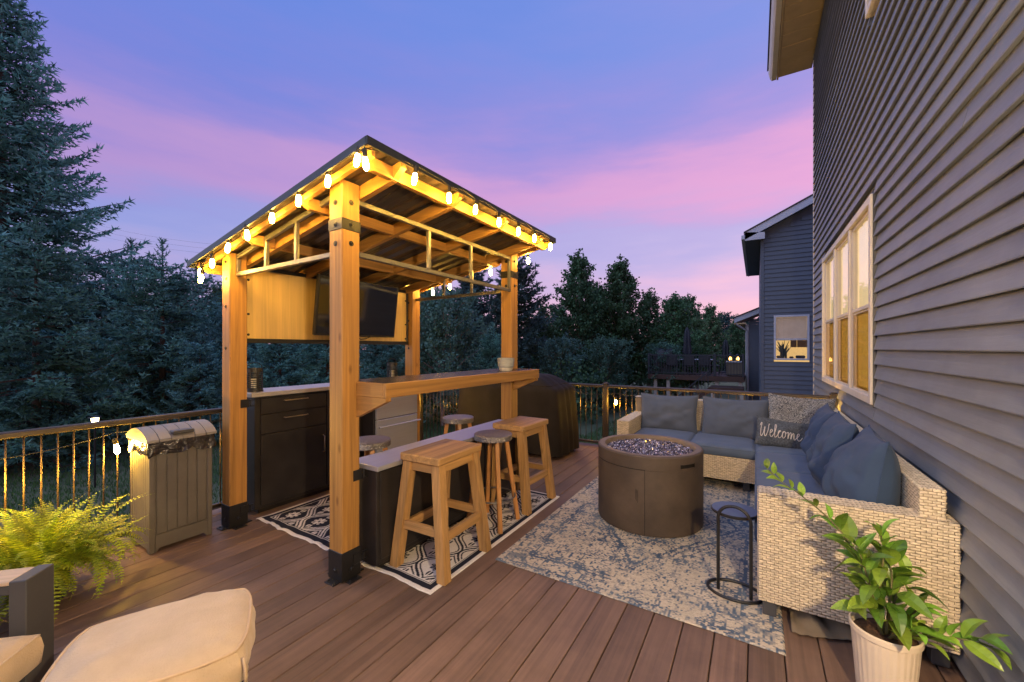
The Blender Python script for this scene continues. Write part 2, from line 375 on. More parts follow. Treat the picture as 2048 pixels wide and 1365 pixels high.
# ------------------------------------------------------------------ mesh helpers
class MB:
    """collects faces, then links them as one mesh object"""
    def __init__(self): self.v = []; self.f = []
    def add(self, vs, fs):
        o = len(self.v); self.v += [tuple(p) for p in vs]; self.f += [tuple(i + o for i in f) for f in fs]; return self
    def box(self, x0, x1, y0, y1, z0, z1, ch=0.0, mat=None):
        """axis-aligned box with chamfered edges; mat optionally transforms it"""
        ch = min(ch, abs(x1 - x0) / 2.2, abs(y1 - y0) / 2.2, abs(z1 - z0) / 2.2)
        lo, hi = (x0, y0, z0), (x1, y1, z1)
        vs = []
        if ch <= 0:
            for k in range(8): vs.append([hi[a] if (k >> a) & 1 else lo[a] for a in range(3)])
            fs = [(0, 2, 3, 1), (4, 5, 7, 6), (0, 1, 5, 4), (2, 6, 7, 3), (0, 4, 6, 2), (1, 3, 7, 5)]
        else:
            idx = {}
            for k in range(8):
                sg = [(k >> a) & 1 for a in range(3)]
                for a in range(3):      # vertex lying on the face of axis a
                    p = [0, 0, 0]
                    for b in range(3):
                        e = hi[b] if sg[b] else lo[b]
                        p[b] = e if b == a else (e - ch if sg[b] else e + ch)
                    idx[(k, a)] = len(vs); vs.append(p)
            fs = []
            for a in range(3):
                b, c = (a + 1) % 3, (a + 2) % 3
                for s in (0, 1):
                    q = []
                    for (sb, sc) in ((0, 0), (1, 0), (1, 1), (0, 1)):
                        k = (s << a) | (sb << b) | (sc << c); q.append(idx[(k, a)])
                    fs.append(tuple(q if s else q[::-1]))
            for a in range(3):          # edges parallel to axis a
                b, c = (a + 1) % 3, (a + 2) % 3
                for sb in (0, 1):
                    for sc in (0, 1):
                        k0 = (sb << b) | (sc << c); k1 = k0 | (1 << a)
                        q = [idx[(k0, b)], idx[(k1, b)], idx[(k1, c)], idx[(k0, c)]]
                        if sb ^ sc: q = q[::-1]
                        fs.append(tuple(q[::-1]))
            for k in range(8):
                q = [idx[(k, 0)], idx[(k, 1)], idx[(k, 2)]]
                if bin(k).count('1') % 2 == 0: q = q[::-1]
                fs.append(tuple(q))
        if mat is not None: vs = [tuple(mat @ Vector(p)) for p in vs]
        return self.add(vs, fs)
    def beam(self, p0, p1, w, h, ch=0.004, up=(0, 0, 1)):
        """box of section w x h from p0 to p1"""
        p0, p1 = Vector(p0), Vector(p1); d = p1 - p0; L = d.length; d.normalize()
        u = Vector(up); s = d.cross(u)
        if s.length < 1e-4: s = d.cross(Vector((1, 0, 0)))
        s.normalize(); u = s.cross(d)
        m = Matrix((d, s, u)).transposed().to_4x4(); m.translation = p0
        return self.box(0, L, -w / 2, w / 2, -h / 2, h / 2, ch, m)
    def tube(self, pts, r, n=8, cap=True, closed=False):
        pts = [Vector(p) for p in pts]; k = len(pts)
        rr = r if isinstance(r, (list, tuple)) else [r] * k
        prev = None; rings = []
        for i, p in enumerate(pts):
            a = pts[(i - 1) % k] if (closed or i > 0) else p
            b = pts[(i + 1) % k] if (closed or i < k - 1) else p
            t = (b - a).normalized() if (b - a).length > 1e-9 else Vector((0, 0, 1))
            if prev is None:
                prev = t.orthogonal().normalized()
            prev = (prev - t * prev.dot(t))
            prev = prev.normalized() if prev.length > 1e-6 else t.orthogonal().normalized()
            q = t.cross(prev)
            rings.append([p + (prev * math.cos(2 * math.pi * j / n) + q * math.sin(2 * math.pi * j / n)) * rr[i] for j in range(n)])
        vs = [x for ring in rings for x in ring]; fs = []
        for i in range(k if closed else k - 1):
            for j in range(n):
                a, b = i * n + j, i * n + (j + 1) % n; i2 = (i + 1) % k
                fs.append((a, b, i2 * n + (j + 1) % n, i2 * n + j))
        if cap and not closed:
            fs.append(tuple(range(n))[::-1]); fs.append(tuple((k - 1) * n + j for j in range(n)))
        return self.add(vs, fs)
    def lathe(self, prof, c=(0, 0, 0), n=32, cap=True):
        vs = []; fs = []; k = len(prof)
        for (r, z) in prof:
            for j in range(n):
                a = 2 * math.pi * j / n; vs.append((c[0] + r * math.cos(a), c[1] + r * math.sin(a), c[2] + z))
        for i in range(k - 1):
            for j in range(n):
                j2 = (j + 1) % n; fs.append((i * n + j, i * n + j2, (i + 1) * n + j2, (i + 1) * n + j))
        if cap:
            if prof[0][0] > 1e-5: fs.append(tuple(range(n))[::-1])
            if prof[-1][0] > 1e-5: fs.append(tuple((k - 1) * n + j for j in range(n)))
        return self.add(vs, fs)
    def prism(self, poly, axis, a0, a1):
        """polygon in the two other axes (cyclic order) extruded along axis"""
        n = len(poly); b, c = (axis + 1) % 3, (axis + 2) % 3; vs = []
        for a in (a0, a1):
            for (u, w) in poly:
                p = [0, 0, 0]; p[axis] = a; p[b] = u; p[c] = w; vs.append(p)
        fs = [tuple(range(n))[::-1], tuple(range(n, 2 * n))]
        for i in range(n): fs.append((i, (i + 1) % n, n + (i + 1) % n, n + i))
        return self.add(vs, fs)
    def mesh(self, name):
        me = bpy.data.meshes.new(name); me.from_pydata(self.v, [], self.f); me.update(); return me
    def build(self, name, mat, parent=None, smooth=None, **kw):
        return link(self.mesh(name), name, mat, parent, smooth, **kw)

def link(me, name, mat, parent=None, smooth=None, label=None, kind=None):
    if mat is not None and not me.materials: me.materials.append(M[mat] if isinstance(mat, str) else mat)
    if smooth:
        me.polygons.foreach_set('use_smooth', [True] * len(me.polygons))
        if smooth < 180: me.set_sharp_from_angle(angle=math.radians(smooth))
    o = bpy.data.objects.new(name, me); COL.objects.link(o)
    if parent is not None:
        o.parent = parent; o.matrix_parent_inverse = PINV.get(parent.name, Matrix())
    if label: o['label'] = label
    if kind: o['kind'] = kind
    return o

PINV = {}
def thing(name, label, cat, base=(0, 0, 0), group=None, local=False, rotz=0.0):
    """Empty at the thing's base. local: its parts are built round the origin, else in world coordinates"""
    o = bpy.data.objects.new(name, None); COL.objects.link(o)
    o.location = base; o.rotation_euler = (0, 0, rotz); o.empty_display_size = .1
    o['label'] = label; o['category'] = cat
    if group: o['group'] = group
    PINV[o.name] = Matrix() if local else Matrix.Translation(-Vector(base))
    return o
def tag(o, label, cat, group=None):
    o['label'] = label; o['category'] = cat
    if group: o['group'] = group
    return o
def struct(o): o['kind'] = 'structure'; return o
def inst(src, parent, mat4=None, name=None):
    """copy one mesh object (shares its data)"""
    c = src.copy(); COL.objects.link(c)
    if name: c.name = name
    if parent is not None:
        c.parent = parent; c.matrix_parent_inverse = PINV.get(parent.name, Matrix())
    if mat4 is not None: c.matrix_basis = mat4
    return c
def dup(root, loc, rotz=0.0, scale=1.0, label=None, group=None):
    r = root.copy(); COL.objects.link(r); r.location = loc; r.rotation_euler = (0, 0, rotz); r.scale = (scale,) * 3
    PINV[r.name] = PINV.get(root.name, Matrix())
    if label: r['label'] = label
    if group: r['group'] = group
    for ch in list(root.children):
        c = ch.copy(); COL.objects.link(c); c.parent = r
        for g in ch.children:
            d = g.copy(); COL.objects.link(d); d.parent = c
    return r
def cyl(p0, p1, r, n=10): return MB().tube([p0, p1], r, n)

# smooth value noise for hand-made shapes
_P = RNG.random((64, 64))
def vnoise(x, y):
    x = np.asarray(x, float); y = np.asarray(y, float)
    xi = np.floor(x).astype(int); yi = np.floor(y).astype(int); fx = x - xi; fy = y - yi
    fx = fx * fx * (3 - 2 * fx); fy = fy * fy * (3 - 2 * fy)
    g = lambda a, b: _P[a % 64, b % 64]
    return (g(xi, yi) * (1 - fx) + g(xi + 1, yi) * fx) * (1 - fy) + (g(xi, yi + 1) * (1 - fx) + g(xi + 1, yi + 1) * fx) * fy

def tri_soup(name, V, mat, parent=None, tint=None, kind=None):
    """V: (n,3,3) array of loose triangles; tint: (n,) value 0..1"""
    n = len(V); me = bpy.data.meshes.new(name)
    me.vertices.add(n * 3); me.vertices.foreach_set('co', np.ascontiguousarray(V, np.float32).ravel())
    me.loops.add(n * 3); me.loops.foreach_set('vertex_index', np.arange(n * 3, dtype=np.int32))
    me.polygons.add(n); me.polygons.foreach_set('loop_start', np.arange(0, n * 3, 3, dtype=np.int32))
    try: me.polygons.foreach_set('loop_total', np.full(n, 3, dtype=np.int32))
    except Exception: pass
    if tint is not None:
        a = me.attributes.new('tint', 'FLOAT', 'POINT'); a.data.foreach_set('value', np.repeat(tint, 3).astype(np.float32))
    me.update(); me.validate()
    return link(me, name, mat, parent, kind=kind)

def grid_mesh(name, P, cols=None, closed_u=False):
    """P: (nu,nv,3) grid of points -> mesh; cols: (nu,nv,3) print"""
    nu, nv = P.shape[:2]; idx = np.arange(nu * nv).reshape(nu, nv)
    if closed_u: idx = np.vstack([idx, idx[:1]])
    a, b, c, d = idx[:-1, :-1], idx[1:, :-1], idx[1:, 1:], idx[:-1, 1:]
    F = np.stack([a, b, c, d], -1).reshape(-1, 4)
    me = bpy.data.meshes.new(name); n = len(F)
    me.vertices.add(nu * nv); me.vertices.foreach_set('co', np.ascontiguousarray(P, np.float32).ravel())
    me.loops.add(n * 4); me.loops.foreach_set('vertex_index', F.astype(np.int32).ravel())
    me.polygons.add(n); me.polygons.foreach_set('loop_start', np.arange(0, n * 4, 4, dtype=np.int32))
    try: me.polygons.foreach_set('loop_total', np.full(n, 4, dtype=np.int32))
    except Exception: pass
    if cols is not None:
        at = me.attributes.new('print', 'FLOAT_COLOR', 'POINT')
        rgba = np.ones((nu * nv, 4), np.float32); rgba[:, :3] = cols.reshape(-1, 3)
        at.data.foreach_set('color', rgba.ravel())
    me.update(); me.validate()
    return me

# ================================================================== SETTING
GZ = -1.5
gx = np.linspace(-1, 1, 121); gx = np.sign(gx) * (np.abs(gx) ** 2.2) * 600
X, Y = np.meshgrid(gx, gx + 0, indexing='ij')
far = np.clip((np.hypot(X, Y) - 12) / 30, 0, 1)
Z = GZ + (vnoise(X / 9 + 5, Y / 9 + 3) - .5) * .5 * far
ground = link(grid_mesh('ground', np.stack([X, Y, Z], -1)), 'ground', 'lawn', smooth=180); struct(ground)

# grass blades over the part of the lawn that is seen
def grass(n, pts, name):
    x, y = pts; n = len(x)
    h = RNG.uniform(.05, .13, n); a = RNG.uniform(0, 6.28, n); w = .012
    dx, dy = np.cos(a), np.sin(a); lean = RNG.uniform(-.05, .05, (n, 2))
    z = GZ + (vnoise(x / 9 + 5, y / 9 + 3) - .5) * .5 * np.clip((np.hypot(x, y) - 12) / 30, 0, 1)
    V = np.zeros((n, 3, 3))
    V[:, 0] = np.stack([x - dx * w, y - dy * w, z], -1); V[:, 1] = np.stack([x + dx * w, y + dy * w, z], -1)
    V[:, 2] = np.stack([x + lean[:, 0], y + lean[:, 1], z + h], -1)
    return tri_soup(name, V, 'grass', tint=RNG.random(n), kind='stuff')
n = 70000
gxx = np.concatenate([RNG.uniform(-15, -4.6, n // 2), RNG.uniform(-5, 3, n // 2)])
gyy = np.concatenate([RNG.uniform(0, 13, n // 2), RNG.uniform(6.3, 24, n // 2)])
g = grass(n, (gxx, gyy), 'lawn_grass')
g['label'] = 'dark mown lawn grass behind the deck railing'; g['category'] = 'grass'

# ------------------------------------------------------------------ deck
deck = struct(MB().box(-4.32, .8, -1.6, 6.02, -.3, -.045, .005)
              .box(-4.335, -4.32, -1.6, 6.02, -.3, -.0).build('deck', 'deck_frame'))
for i in range(14):
    px = -4.25 + (i % 5) * 1.2; py = (5.95, 3.0, 0.0)[i // 5]
    MB().box(px - .07, px + .07, py - .07, py + .07, GZ - .1, -.3).build('support_post', 'deck_frame', deck)
x0 = -.0335 - .1525 * 28
bw = .1525
proto = MB().box(0.0025, bw - .0025, -1.6, 5.79, -.03, 0, .003).build('board', 'board', deck)
proto.location = (x0, 0, 0)
k = 1
while x0 + k * bw + bw < .80:
    b = inst(proto, deck); b.location = (x0 + k * bw, 0, random.uniform(-.0008, .0008)); k += 1
MB().box(x0 + k * bw + .003, .812, -1.6, 5.79, -.03, 0, .003).build('board', 'board', deck)
MB().box(-4.33, .812, 5.796, 6.02, -.03, .001, .004).build('board', 'board', deck)

# ------------------------------------------------------------------ house beside the deck
WX = .82
house = thing('house', 'grey lap-sided house wall rising along the right edge of the deck', 'house', (WX + 2, 4, GZ))
HY0, HY1, HZ1 = -2.5, 8.12, 6.3
openings = [(4.2, 6.95, 1.05, 2.73), (.32, 2.10, 0.0, 2.33), (2.5, 4.38, 4.24, 5.75)]
EXPO = .112
def siding(z0, y0, y1, parent, x=WX, expo=EXPO, lap=.03, mat='siding'):
    # one course: leans out towards its lower edge, with a small return under the butt
    m = MB()
    zt = z0 + expo
    prof = [(x + .002, z0 + .004), (x - lap, z0), (x - lap - .001, z0 + .006), (x - lap * .52, z0 + expo * .55), (x - .004, zt + .004), (x + .012, zt + .004), (x + .012, z0 + .004)]
    m.prism([(y0, 0)], 1, 0, 0) if False else None
    vs = [(px, y0, pz) for px, pz in prof] + [(px, y1, pz) for px, pz in prof]; n = len(prof)
    fs = [(i, (i + 1) % n, n + (i + 1) % n, n + i) for i in range(n)] + [tuple(range(n))[::-1], tuple(range(n, 2 * n))]
    m.add(vs, fs)
    return m.build('siding_plank', mat, parent)
z = 1.262 - EXPO * 14
while z < HZ1:
    segs = [(HY0, HY1)]
    for (a, b_, c, d) in openings:
        if z + EXPO > c + .01 and z < d - .01:
            segs = [s for (p, q) in segs for s in ((p, min(q, a)), (max(p, b_), q)) if s[1] - s[0] > .02]
    for (p, q) in segs:
        cut = [p]
        if q - p > 3.2: cut.append(random.uniform(p + 1.0, q - 1.0))
        cut.append(q)
        for k, (c0, c1) in enumerate(zip(cut[:-1], cut[1:])):
            siding(z + random.uniform(-.0015, .0015), c0 - (.02 if k else 0), c1, house, lap=.025 + .0025 * k)
    z += EXPO
# wall core behind the siding, built round the openings; foundation below the deck
core = MB()
ys = sorted({HY0, HY1} | {o[0] for o in openings} | {o[1] for o in openings})
for p, q in zip(ys[:-1], ys[1:]):
    zc = [GZ]
    for o in sorted([o for o in openings if o[0] <= p and o[1] >= q], key=lambda o: o[2]): zc += [o[2], o[3]]
    zc.append(HZ1)
    for a, b_ in zip(zc[::2], zc[1::2]):
        if b_ - a > .01: core.box(WX + .014, WX + .16, p, q, a, b_)
core.box(WX + .16, WX + 6, HY1 - .15, HY1, GZ, HZ1).box(WX + .16, WX + 6, HY0, HY0 + .15, GZ, HZ1)
core.build('wall_core', 'siding', house)
MB().box(WX - .022, WX + .07, HY1, HY1 + .055, GZ, HZ1, .003).build('corner_trim', 'trim', house)
MB().box(WX - .012, WX + .013, HY0, HY1, -.3, -.002).build('base_flashing', 'trim', house)
# eaves: soffit strips, fascia, gutter
sof = MB().box(.34, WX, HY0, HY1 + .42, HZ1 + .012, HZ1 + .05).build('soffit', 'soffit', house)
for i in range(36):
    y = HY0 + .3 * i
    if y + .3 > HY1 + .44: break
    MB().box(.345, WX - .002, y + .004, y + .296, HZ1 - .004, HZ1 + .0125, .002).build('soffit_strip', 'soffit', house)
fas = MB().box(.315, .34, HY0, HY1 + .42, HZ1 - .03, HZ1 + .19, .004).build('fascia', 'soffit', house)
gut = MB()
gp = [(.31, .17), (.20, .17), (.19, .15), (.20, .10), (.215, .04), (.24, .0), (.31, .0)]
gv = [(x_, HY0, HZ1 - .01 + z_) for x_, z_ in gp] + [(x_, HY1 + .43, HZ1 - .01 + z_) for x_, z_ in gp]
gut.add(gv, [(i, i + 1, 8 + i, 7 + i) for i in range(6)] + [tuple(range(7)), tuple(range(7, 14))[::-1]])
gut.build('gutter', 'trim', house)
rf = MB(); rf.add([(.17, HY0, HZ1 + .2), (.17, HY1 + .46, HZ1 + .2), (4.5, HY1 + .46, HZ1 + 2.6), (4.5, HY0, HZ1 + 2.6),
                   (.17, HY0, HZ1 + .23), (.17, HY1 + .46, HZ1 + .23), (4.5, HY1 + .46, HZ1 + 2.64), (4.5, HY0, HZ1 + 2.64)],
                  [(0, 1, 2, 3), (7, 6, 5, 4), (0, 4, 5, 1), (1, 5, 6, 2), (2, 6, 7, 3), (3, 7, 4, 0)])
rf.build('roof', 'shingle', house)

def sash_window(parent, y0, y1, z0, z1, n, split=True, curtain=True):
    """n side-by-side sashes in the wall plane x = WX"""
    win = MB()
    fw = .062
    for (a, b_, c, d) in ((y0, y0 + fw, z0, z1), (y1 - fw, y1, z0, z1)): win.box(WX - .045, WX + .05, a, b_, c, d, .004)
    win.box(WX - .043, WX + .05, y0 + fw, y1 - fw, z0, z0 + fw, .004).box(WX - .043, WX + .05, y0 + fw, y1 - fw, z1 - fw, z1, .004)
    w = win.build('window', 'trim', parent)
    # dark channel round the casing where the siding ends
    MB().box(WX - .03, WX + .02, y0 - .014, y0 - .001, z0 - .02, z1 + .03).box(WX - .03, WX + .02, y0 - .012, y1 + .012, z1 + .001, z1 + .02).build('channel', 'alu_dark', w)
    iy0, iy1, iz0, iz1 = y0 + fw, y1 - fw, z0 + fw, z1 - fw
    wd = (iy1 - iy0) / n
    for i in range(n):
        a = iy0 + i * wd; b_ = a + wd
        if i: MB().box(WX - .035, WX + .03, a - .03, a + .03, iz0, iz1, .003).build('mullion', 'trim', w)
        zm = iz0 + (iz1 - iz0) * .47
        a2, b2 = a + (.03 if i else 0), b_ - (.03 if i < n - 1 else 0)
        fr = MB()
        for (c, d, xx) in ((iz0, zm, .0), (zm, iz1, -.012)):
            fr.box(WX + xx, WX + xx + .03, a2, a2 + .03, c, d, .002).box(WX + xx, WX + xx + .03, b2 - .03, b2, c, d, .002)
            fr.box(WX + xx + .001, WX + xx + .029, a2 + .03, b2 - .03, c, c + .032, .002).box(WX + xx + .001, WX + xx + .029, a2 + .03, b2 - .03, d - .032, d, .002)
        fr.build('sash', 'trim', w)
        MB().box(WX + .012, WX + .016, a2 + .03, b2 - .03, iz0 + .03, zm - .03).build('pane', 'pane', w)
        MB().box(WX + .004, WX + .007, a2 + .03, b2 - .03, zm + .03, iz1 - .03).build('pane', 'pane', w)
        MB().box(WX - .006, WX - .005, a2 + .02, b2 - .02, iz0 + .02, zm - .02).build('insect_screen', 'screen_mesh', w)
    if curtain:
        nu, nv = 150, 8
        U, V_ = np.meshgrid(np.linspace(iy0, iy1, nu), np.linspace(iz0, iz1, nv), indexing='ij')
        Xc = WX + .045 + .010 * np.sin(U * 42 + 1.5 * np.sin(U * 7)) + .003 * np.sin(V_ * 3 + U * 3)
        me = grid_mesh('curtain', np.stack([Xc, U, V_], -1)); link(me, 'curtain', 'curtain', w, smooth=180)
    return w
sash_window(house, 4.2, 6.95, 1.05, 2.73, 3)
sash_window(house, 2.5, 4.38, 4.24, 5.75, 2)
# patio door just beyond the right edge of the view; its casing shows
dr = MB(); 
for (a, b_, c, d) in ((.32, .41, .0, 2.33), (2.02, 2.10, .0, 2.33)): dr.box(WX - .022, WX + .05, a, b_, c, d, .004)
dr.box(WX - .02, WX + .05, .41, 2.02, 2.24, 2.33, .004)
pd = dr.build('patio_door', 'trim', house)
for a, b_ in ((.41, 1.22), (1.225, 2.02)):
    f = MB().box(WX + .0, WX + .03, a, a + .07, .03, 2.24, .003).box(WX, WX + .03, b_ - .07, b_, .03, 2.24, .003).box(WX + .001, WX + .029, a + .07, b_ - .07, .03, .15, .003).box(WX + .001, WX + .029, a + .07, b_ - .07, 2.15, 2.24, .003)
    f.build('sash', 'trim', pd)
    MB().box(WX + .012, WX + .018, a + .07, b_ - .07, .15, 2.15).build('pane', 'pane', pd)
room = MB().box(WX + .5, WX + .55, -.4, 7.4, 0, 5.9).build('inner_wall', 'curtain', house)  # glows by the curtain material instead of being lit

# wall lantern beside the patio door: its warm light throws the shadows on the sofa and the fire pit
sconce = thing('wall_lantern', 'black wall lantern beside the patio door, its bulb lit warm', 'lantern', (WX - .03, .12, 1.8))
MB().box(WX - .03, WX - .014, .05, .19, 1.72, 2.05, .006).build('backplate', 'black_metal', sconce)
MB().tube([(WX - .03, .12, 2.0), (WX - .09, .12, 2.05), (WX - .15, .12, 2.03)], .01, 8).build('arm', 'black_metal', sconce)
MB().lathe([(.0, 2.05), (.03, 2.03), (.095, 1.98), (.1, 1.97)], (WX - .15, .12, 0), 16).build('lantern_roof', 'black_metal', sconce)
cg = MB()
for i in range(4):
    a = math.pi / 4 + i * math.pi / 2
    cg.tube([(WX - .15 + .085 * math.cos(a), .12 + .085 * math.sin(a), 1.97), (WX - .15 + .065 * math.cos(a), .12 + .065 * math.sin(a), 1.72)], .004, 5)
cg.lathe([(.07, 1.72), (.075, 1.715), (.05, 1.7), (0, 1.695)], (WX - .15, .12, 0), 16)
cg.build('cage', 'black_metal', sconce)
MB().lathe([(0, 1.9), (.03, 1.89), (.05, 1.85), (.045, 1.80), (.02, 1.77), (0, 1.768)], (WX - .15, .12, 0), 16).build('bulb', 'sconce_glow', sconce, smooth=180)

# ------------------------------------------------------------------ railings
def baluster(): return MB().tube([(0, 0, .075), (0, 0, .905)], .0052, 6).mesh('baluster')
bal_me = baluster()
def railing(name, label, axis, fixed, a0, a1, step, off, posts, base):
    r = thing(name, label, 'railing', base)
    def B(m, nm, mat='bronze'): return m.build(nm, mat, r)
    if axis == 'y':
        B(MB().box(fixed - .034, fixed + .034, a0, a1, .907, .95, .008), 'top_rail')
        B(MB().box(fixed - .02, fixed + .02, a0, a1, .05, .085, .004), 'bottom_rail')
    else:
        B(MB().box(a0, a1, fixed - .034, fixed + .034, .907, .95, .008), 'top_rail')
        B(MB().box(a0, a1, fixed - .02, fixed + .02, .05, .085, .004), 'bottom_rail')
    first = None; p = off
    while p < a1 - .01:
        if p > a0 and all(abs(p - q) > .05 for q in posts):
            if first is None: first = link(bal_me, 'baluster', 'baluster', r, smooth=180); o = first
            else: o = inst(first, r)
            o.location = (fixed, p, 0) if axis == 'y' else (p, fixed, 0)
        p += step
    for q in posts:
        x, y = (fixed, q) if axis == 'y' else (q, fixed)
        h = .985 if axis == 'x' else .905
        o = B(MB().box(x - .035, x + .035, y - .035, y + .035, 0, h - .03, .005).box(x - .05, x + .05, y - .05, y + .05, 0, .02, .004), 'post')
        if axis == 'x': B(MB().box(x - .043, x + .043, y - .043, y + .043, h - .03, h - .012, .005).box(x - .03, x + .03, y - .03, y + .03, h - .012, h + .003, .006), 'post_cap')
    return r
railing('deck_railing', 'bronze metal railing on the left deck edge behind fern and waste bin', 'y', -4.2, .1, 5.82, .077, .509 - .077 * 5, [.3, 2.4, 4.3], (-4.2, 3, 0))
railing('deck_railing', 'bronze metal railing across the far deck edge behind sofa and grill', 'x', 5.9, -4.16, .73, .0885, -2.518 - .0885 * 18, [-4.2, -1.937, .77], (-1.7, 5.9, 0))
for o in [o for o in bpy.data.objects if o.name.startswith('baluster')]: pass

# ------------------------------------------------------------------ grill gazebo
SL = .193
def zb(x): return 2.212 + SL * (x + 4.17)          # underside of the roof sheet
gaz = thing('grill_gazebo', 'cedar grill gazebo with dark metal pent roof, bar shelf and string lights', 'gazebo', (-3.05, 2.7, 0))
PW = .134
posts = {'A': (-2.246, 1.608), 'B': (-3.715, 1.608), 'C': (-3.715, 3.67), 'D': (-2.246, 3.67)}
def bolt(parent, p, nrm, r=.011):
    n = Vector(nrm); p = Vector(p)
    MB().tube([p, p + n * .003], r * 1.6, 12).tube([p + n * .003, p + n * .009], [r, r * .7], 10).build('bolt', 'black_metal', parent)
for key, (xm, y0) in posts.items():
    x0_, x1_, y1 = xm - PW, xm, y0 + PW
    zt0, zt1 = zb(x0_) - .006, zb(x1_) - .006
    c = .006
    m = MB()
    poly = [(x0_ + c, y0), (x1_ - c, y0), (x1_, y0 + c), (x1_, y1 - c), (x1_ - c, y1), (x0_ + c, y1), (x0_, y1 - c), (x0_, y0 + c)]
    vs = [(a, b_, .19) for a, b_ in poly] + [(a, b_, zb(a) - .006) for a, b_ in poly]
    n = 8
    m.add(vs, [tuple(range(n))[::-1], tuple(range(n, 2 * n))] + [(i, (i + 1) % n, n + (i + 1) % n, n + i) for i in range(n)])
    post = m.build('post', 'cedar_z', gaz)
    br = MB().box(x0_ - .004, x1_ + .004, y0 - .004, y1 + .004, .006, .192, .003)
    br.box(x0_ - .05, x1_ + .05, y0 + .02, y1 - .02, .0, .008, .002).box(x0_ + .02, x1_ - .02, y0 - .05, y1 + .05, .0, .0075, .002)
    brk = br.build('base_bracket', 'black_metal', post)
    for s in (-.03, .03):
        bolt(brk, ((x0_ + x1_) / 2 + s, y0 - .03, .0075), (0, 0, 1), .007)
        bolt(brk, (x1_ + .03, (y0 + y1) / 2 + s, .008), (0, 0, 1), .007)
    bolt(brk, ((x0_ + x1_) / 2, y0 - .004, .07), (0, -1, 0), .014); bolt(brk, (x1_ + .004, (y0 + y1) / 2, .07), (1, 0, 0), .014)
    if key in 'AD':
        MB().box(x0_ - .004, x1_ + .004, y0 - .004, y1 + .004, 2.262, 2.335, .002).build('strap', 'black_metal', post)
        for zz in (2.44, 2.298, 2.175):
            o = .004 if 2.26 < zz < 2.34 else 0
            bolt(post, (xm - PW / 2, y0 - o, zz), (0, -1, 0)); bolt(post, (xm + o, y0 + PW / 2, zz + .005), (1, 0, 0))
    else:
        for zz in (2.22, 2.08, 1.85, 1.5): bolt(post, (xm - PW / 2, y0, zz), (0, -1, 0), .009)
# cabinet clamps on the posts (paired black plates)
for (x, y, z) in ((-2.242, 1.742, .665), (-2.242, 1.742, .12), (-3.711, 1.742, 1.03), (-3.711, 1.742, .13)):
    MB().box(x - .001, x + .006, y - .055, y + .012, z - .035, z + .035, .002).box(x + .001, x + .012, y + .012, y + .05, z - .03, z - .022).box(x + .001, x + .012, y + .012, y + .05, z + .022, z + .03).tube([(x + .008, y + .02, z - .025), (x + .008, y + .02, z + .025)], .007, 8).build('clamp', 'black_metal', gaz)

RX0, RX1, RY0, RY1 = -4.17, -1.877, 1.5, 3.94
def rafter(y, t=.042, dep=.088, xa=RX0 + .05, xb=RX1 + .012):
    # sloping timber along x, tail cut back below
    zt = lambda x: zb(x) - .002
    poly = [(zt(xa), xa), (zt(xb), xb), (zt(xb) - dep * .42, xb), (zt(xb - .085) - dep, xb - .085), (zt(xa + .085) - dep, xa + .085), (zt(xa) - dep * .42, xa)]
    return MB().prism(poly, 1, y - t / 2, y + t / 2).build('rafter', 'cedar_x', gaz)
for y in (1.767, 2.33, 2.985, 3.645): rafter(y)
def purlin(x, t=.042, dep=.078, ya=RY0 + .012, yb=RY1 - .012):
    zc = zb(x - t / 2) - .003
    poly = [(ya, zc), (yb, zc), (yb, zc - dep * .45), (yb - .08, zc - dep), (ya + .08, zc - dep), (ya, zc - dep * .45)]
    return MB().prism(poly, 0, x - t / 2, x + t / 2).build('purlin', 'cedar_y', gaz)
for x in (-1.955, -2.575, -3.30, -4.05): purlin(x)
for y in (1.555, 3.885):      # front and rear trim boards between purlin ends
    xa, xb = RX0 + .04, RX1 - .01
    poly = [(zb(xa) - .004, xa), (zb(xb) - .004, xb), (zb(xb) - .046, xb), (zb(xa) - .046, xa)]
    MB().prism(poly, 1, y - .014, y + .014).build('trim_board', 'cedar_x', gaz)
# roof sheets with ribs running down the slope
npan = 4; pw = (RY1 - RY0) / npan
for i in range(npan):
    ya = RY0 + i * pw; prof = []
    for k in range(4):
        yk = ya + k * pw / 4
        prof += [(yk + .0, 0), (yk + pw * .06, .016), (yk + pw * .11, .016), (yk + pw * .17, 0)]
    prof.append((ya + pw + .004, .0))
    vs = []; fs = []
    for th in (0, .012):
        for x in (RX0, RX1):
            for (y, h) in prof: vs.append((x, y, zb(x) + .003 + h + th + i * .0006))
    n = len(prof)
    for k in range(n - 1):
        fs.append((k, n + k, n + k + 1, k + 1)); fs.append((2 * n + k, 2 * n + k + 1, 3 * n + k + 1, 3 * n + k))
        fs.append((k, k + 1, 2 * n + k + 1, 2 * n + k)); fs.append((n + k + 1, n + k, 3 * n + k, 3 * n + k + 1))
    MB().add(vs, fs).build('roof_sheet', 'roof_metal', gaz)
ed = MB()
for (ya, yb) in ((RY0 - .016, RY0 - .004), (RY1 + .006, RY1 + .018)):
    ed.prism([(zb(RX0) - .012, RX0 - .012), (zb(RX0) + .036, RX0 - .012), (zb(RX1) + .036, RX1 + .012), (zb(RX1) - .012, RX1 + .012)], 1, ya, yb)
ed.box(RX1 + .013, RX1 + .024, RY0 - .014, RY1 + .014, zb(RX1) - .012, zb(RX1) + .037)
ed.box(RX0 - .024, RX0 - .013, RY0 - .014, RY1 + .014, zb(RX0) - .012, zb(RX0) + .037)
ed.build('drip_edge', 'drip_edge', gaz)

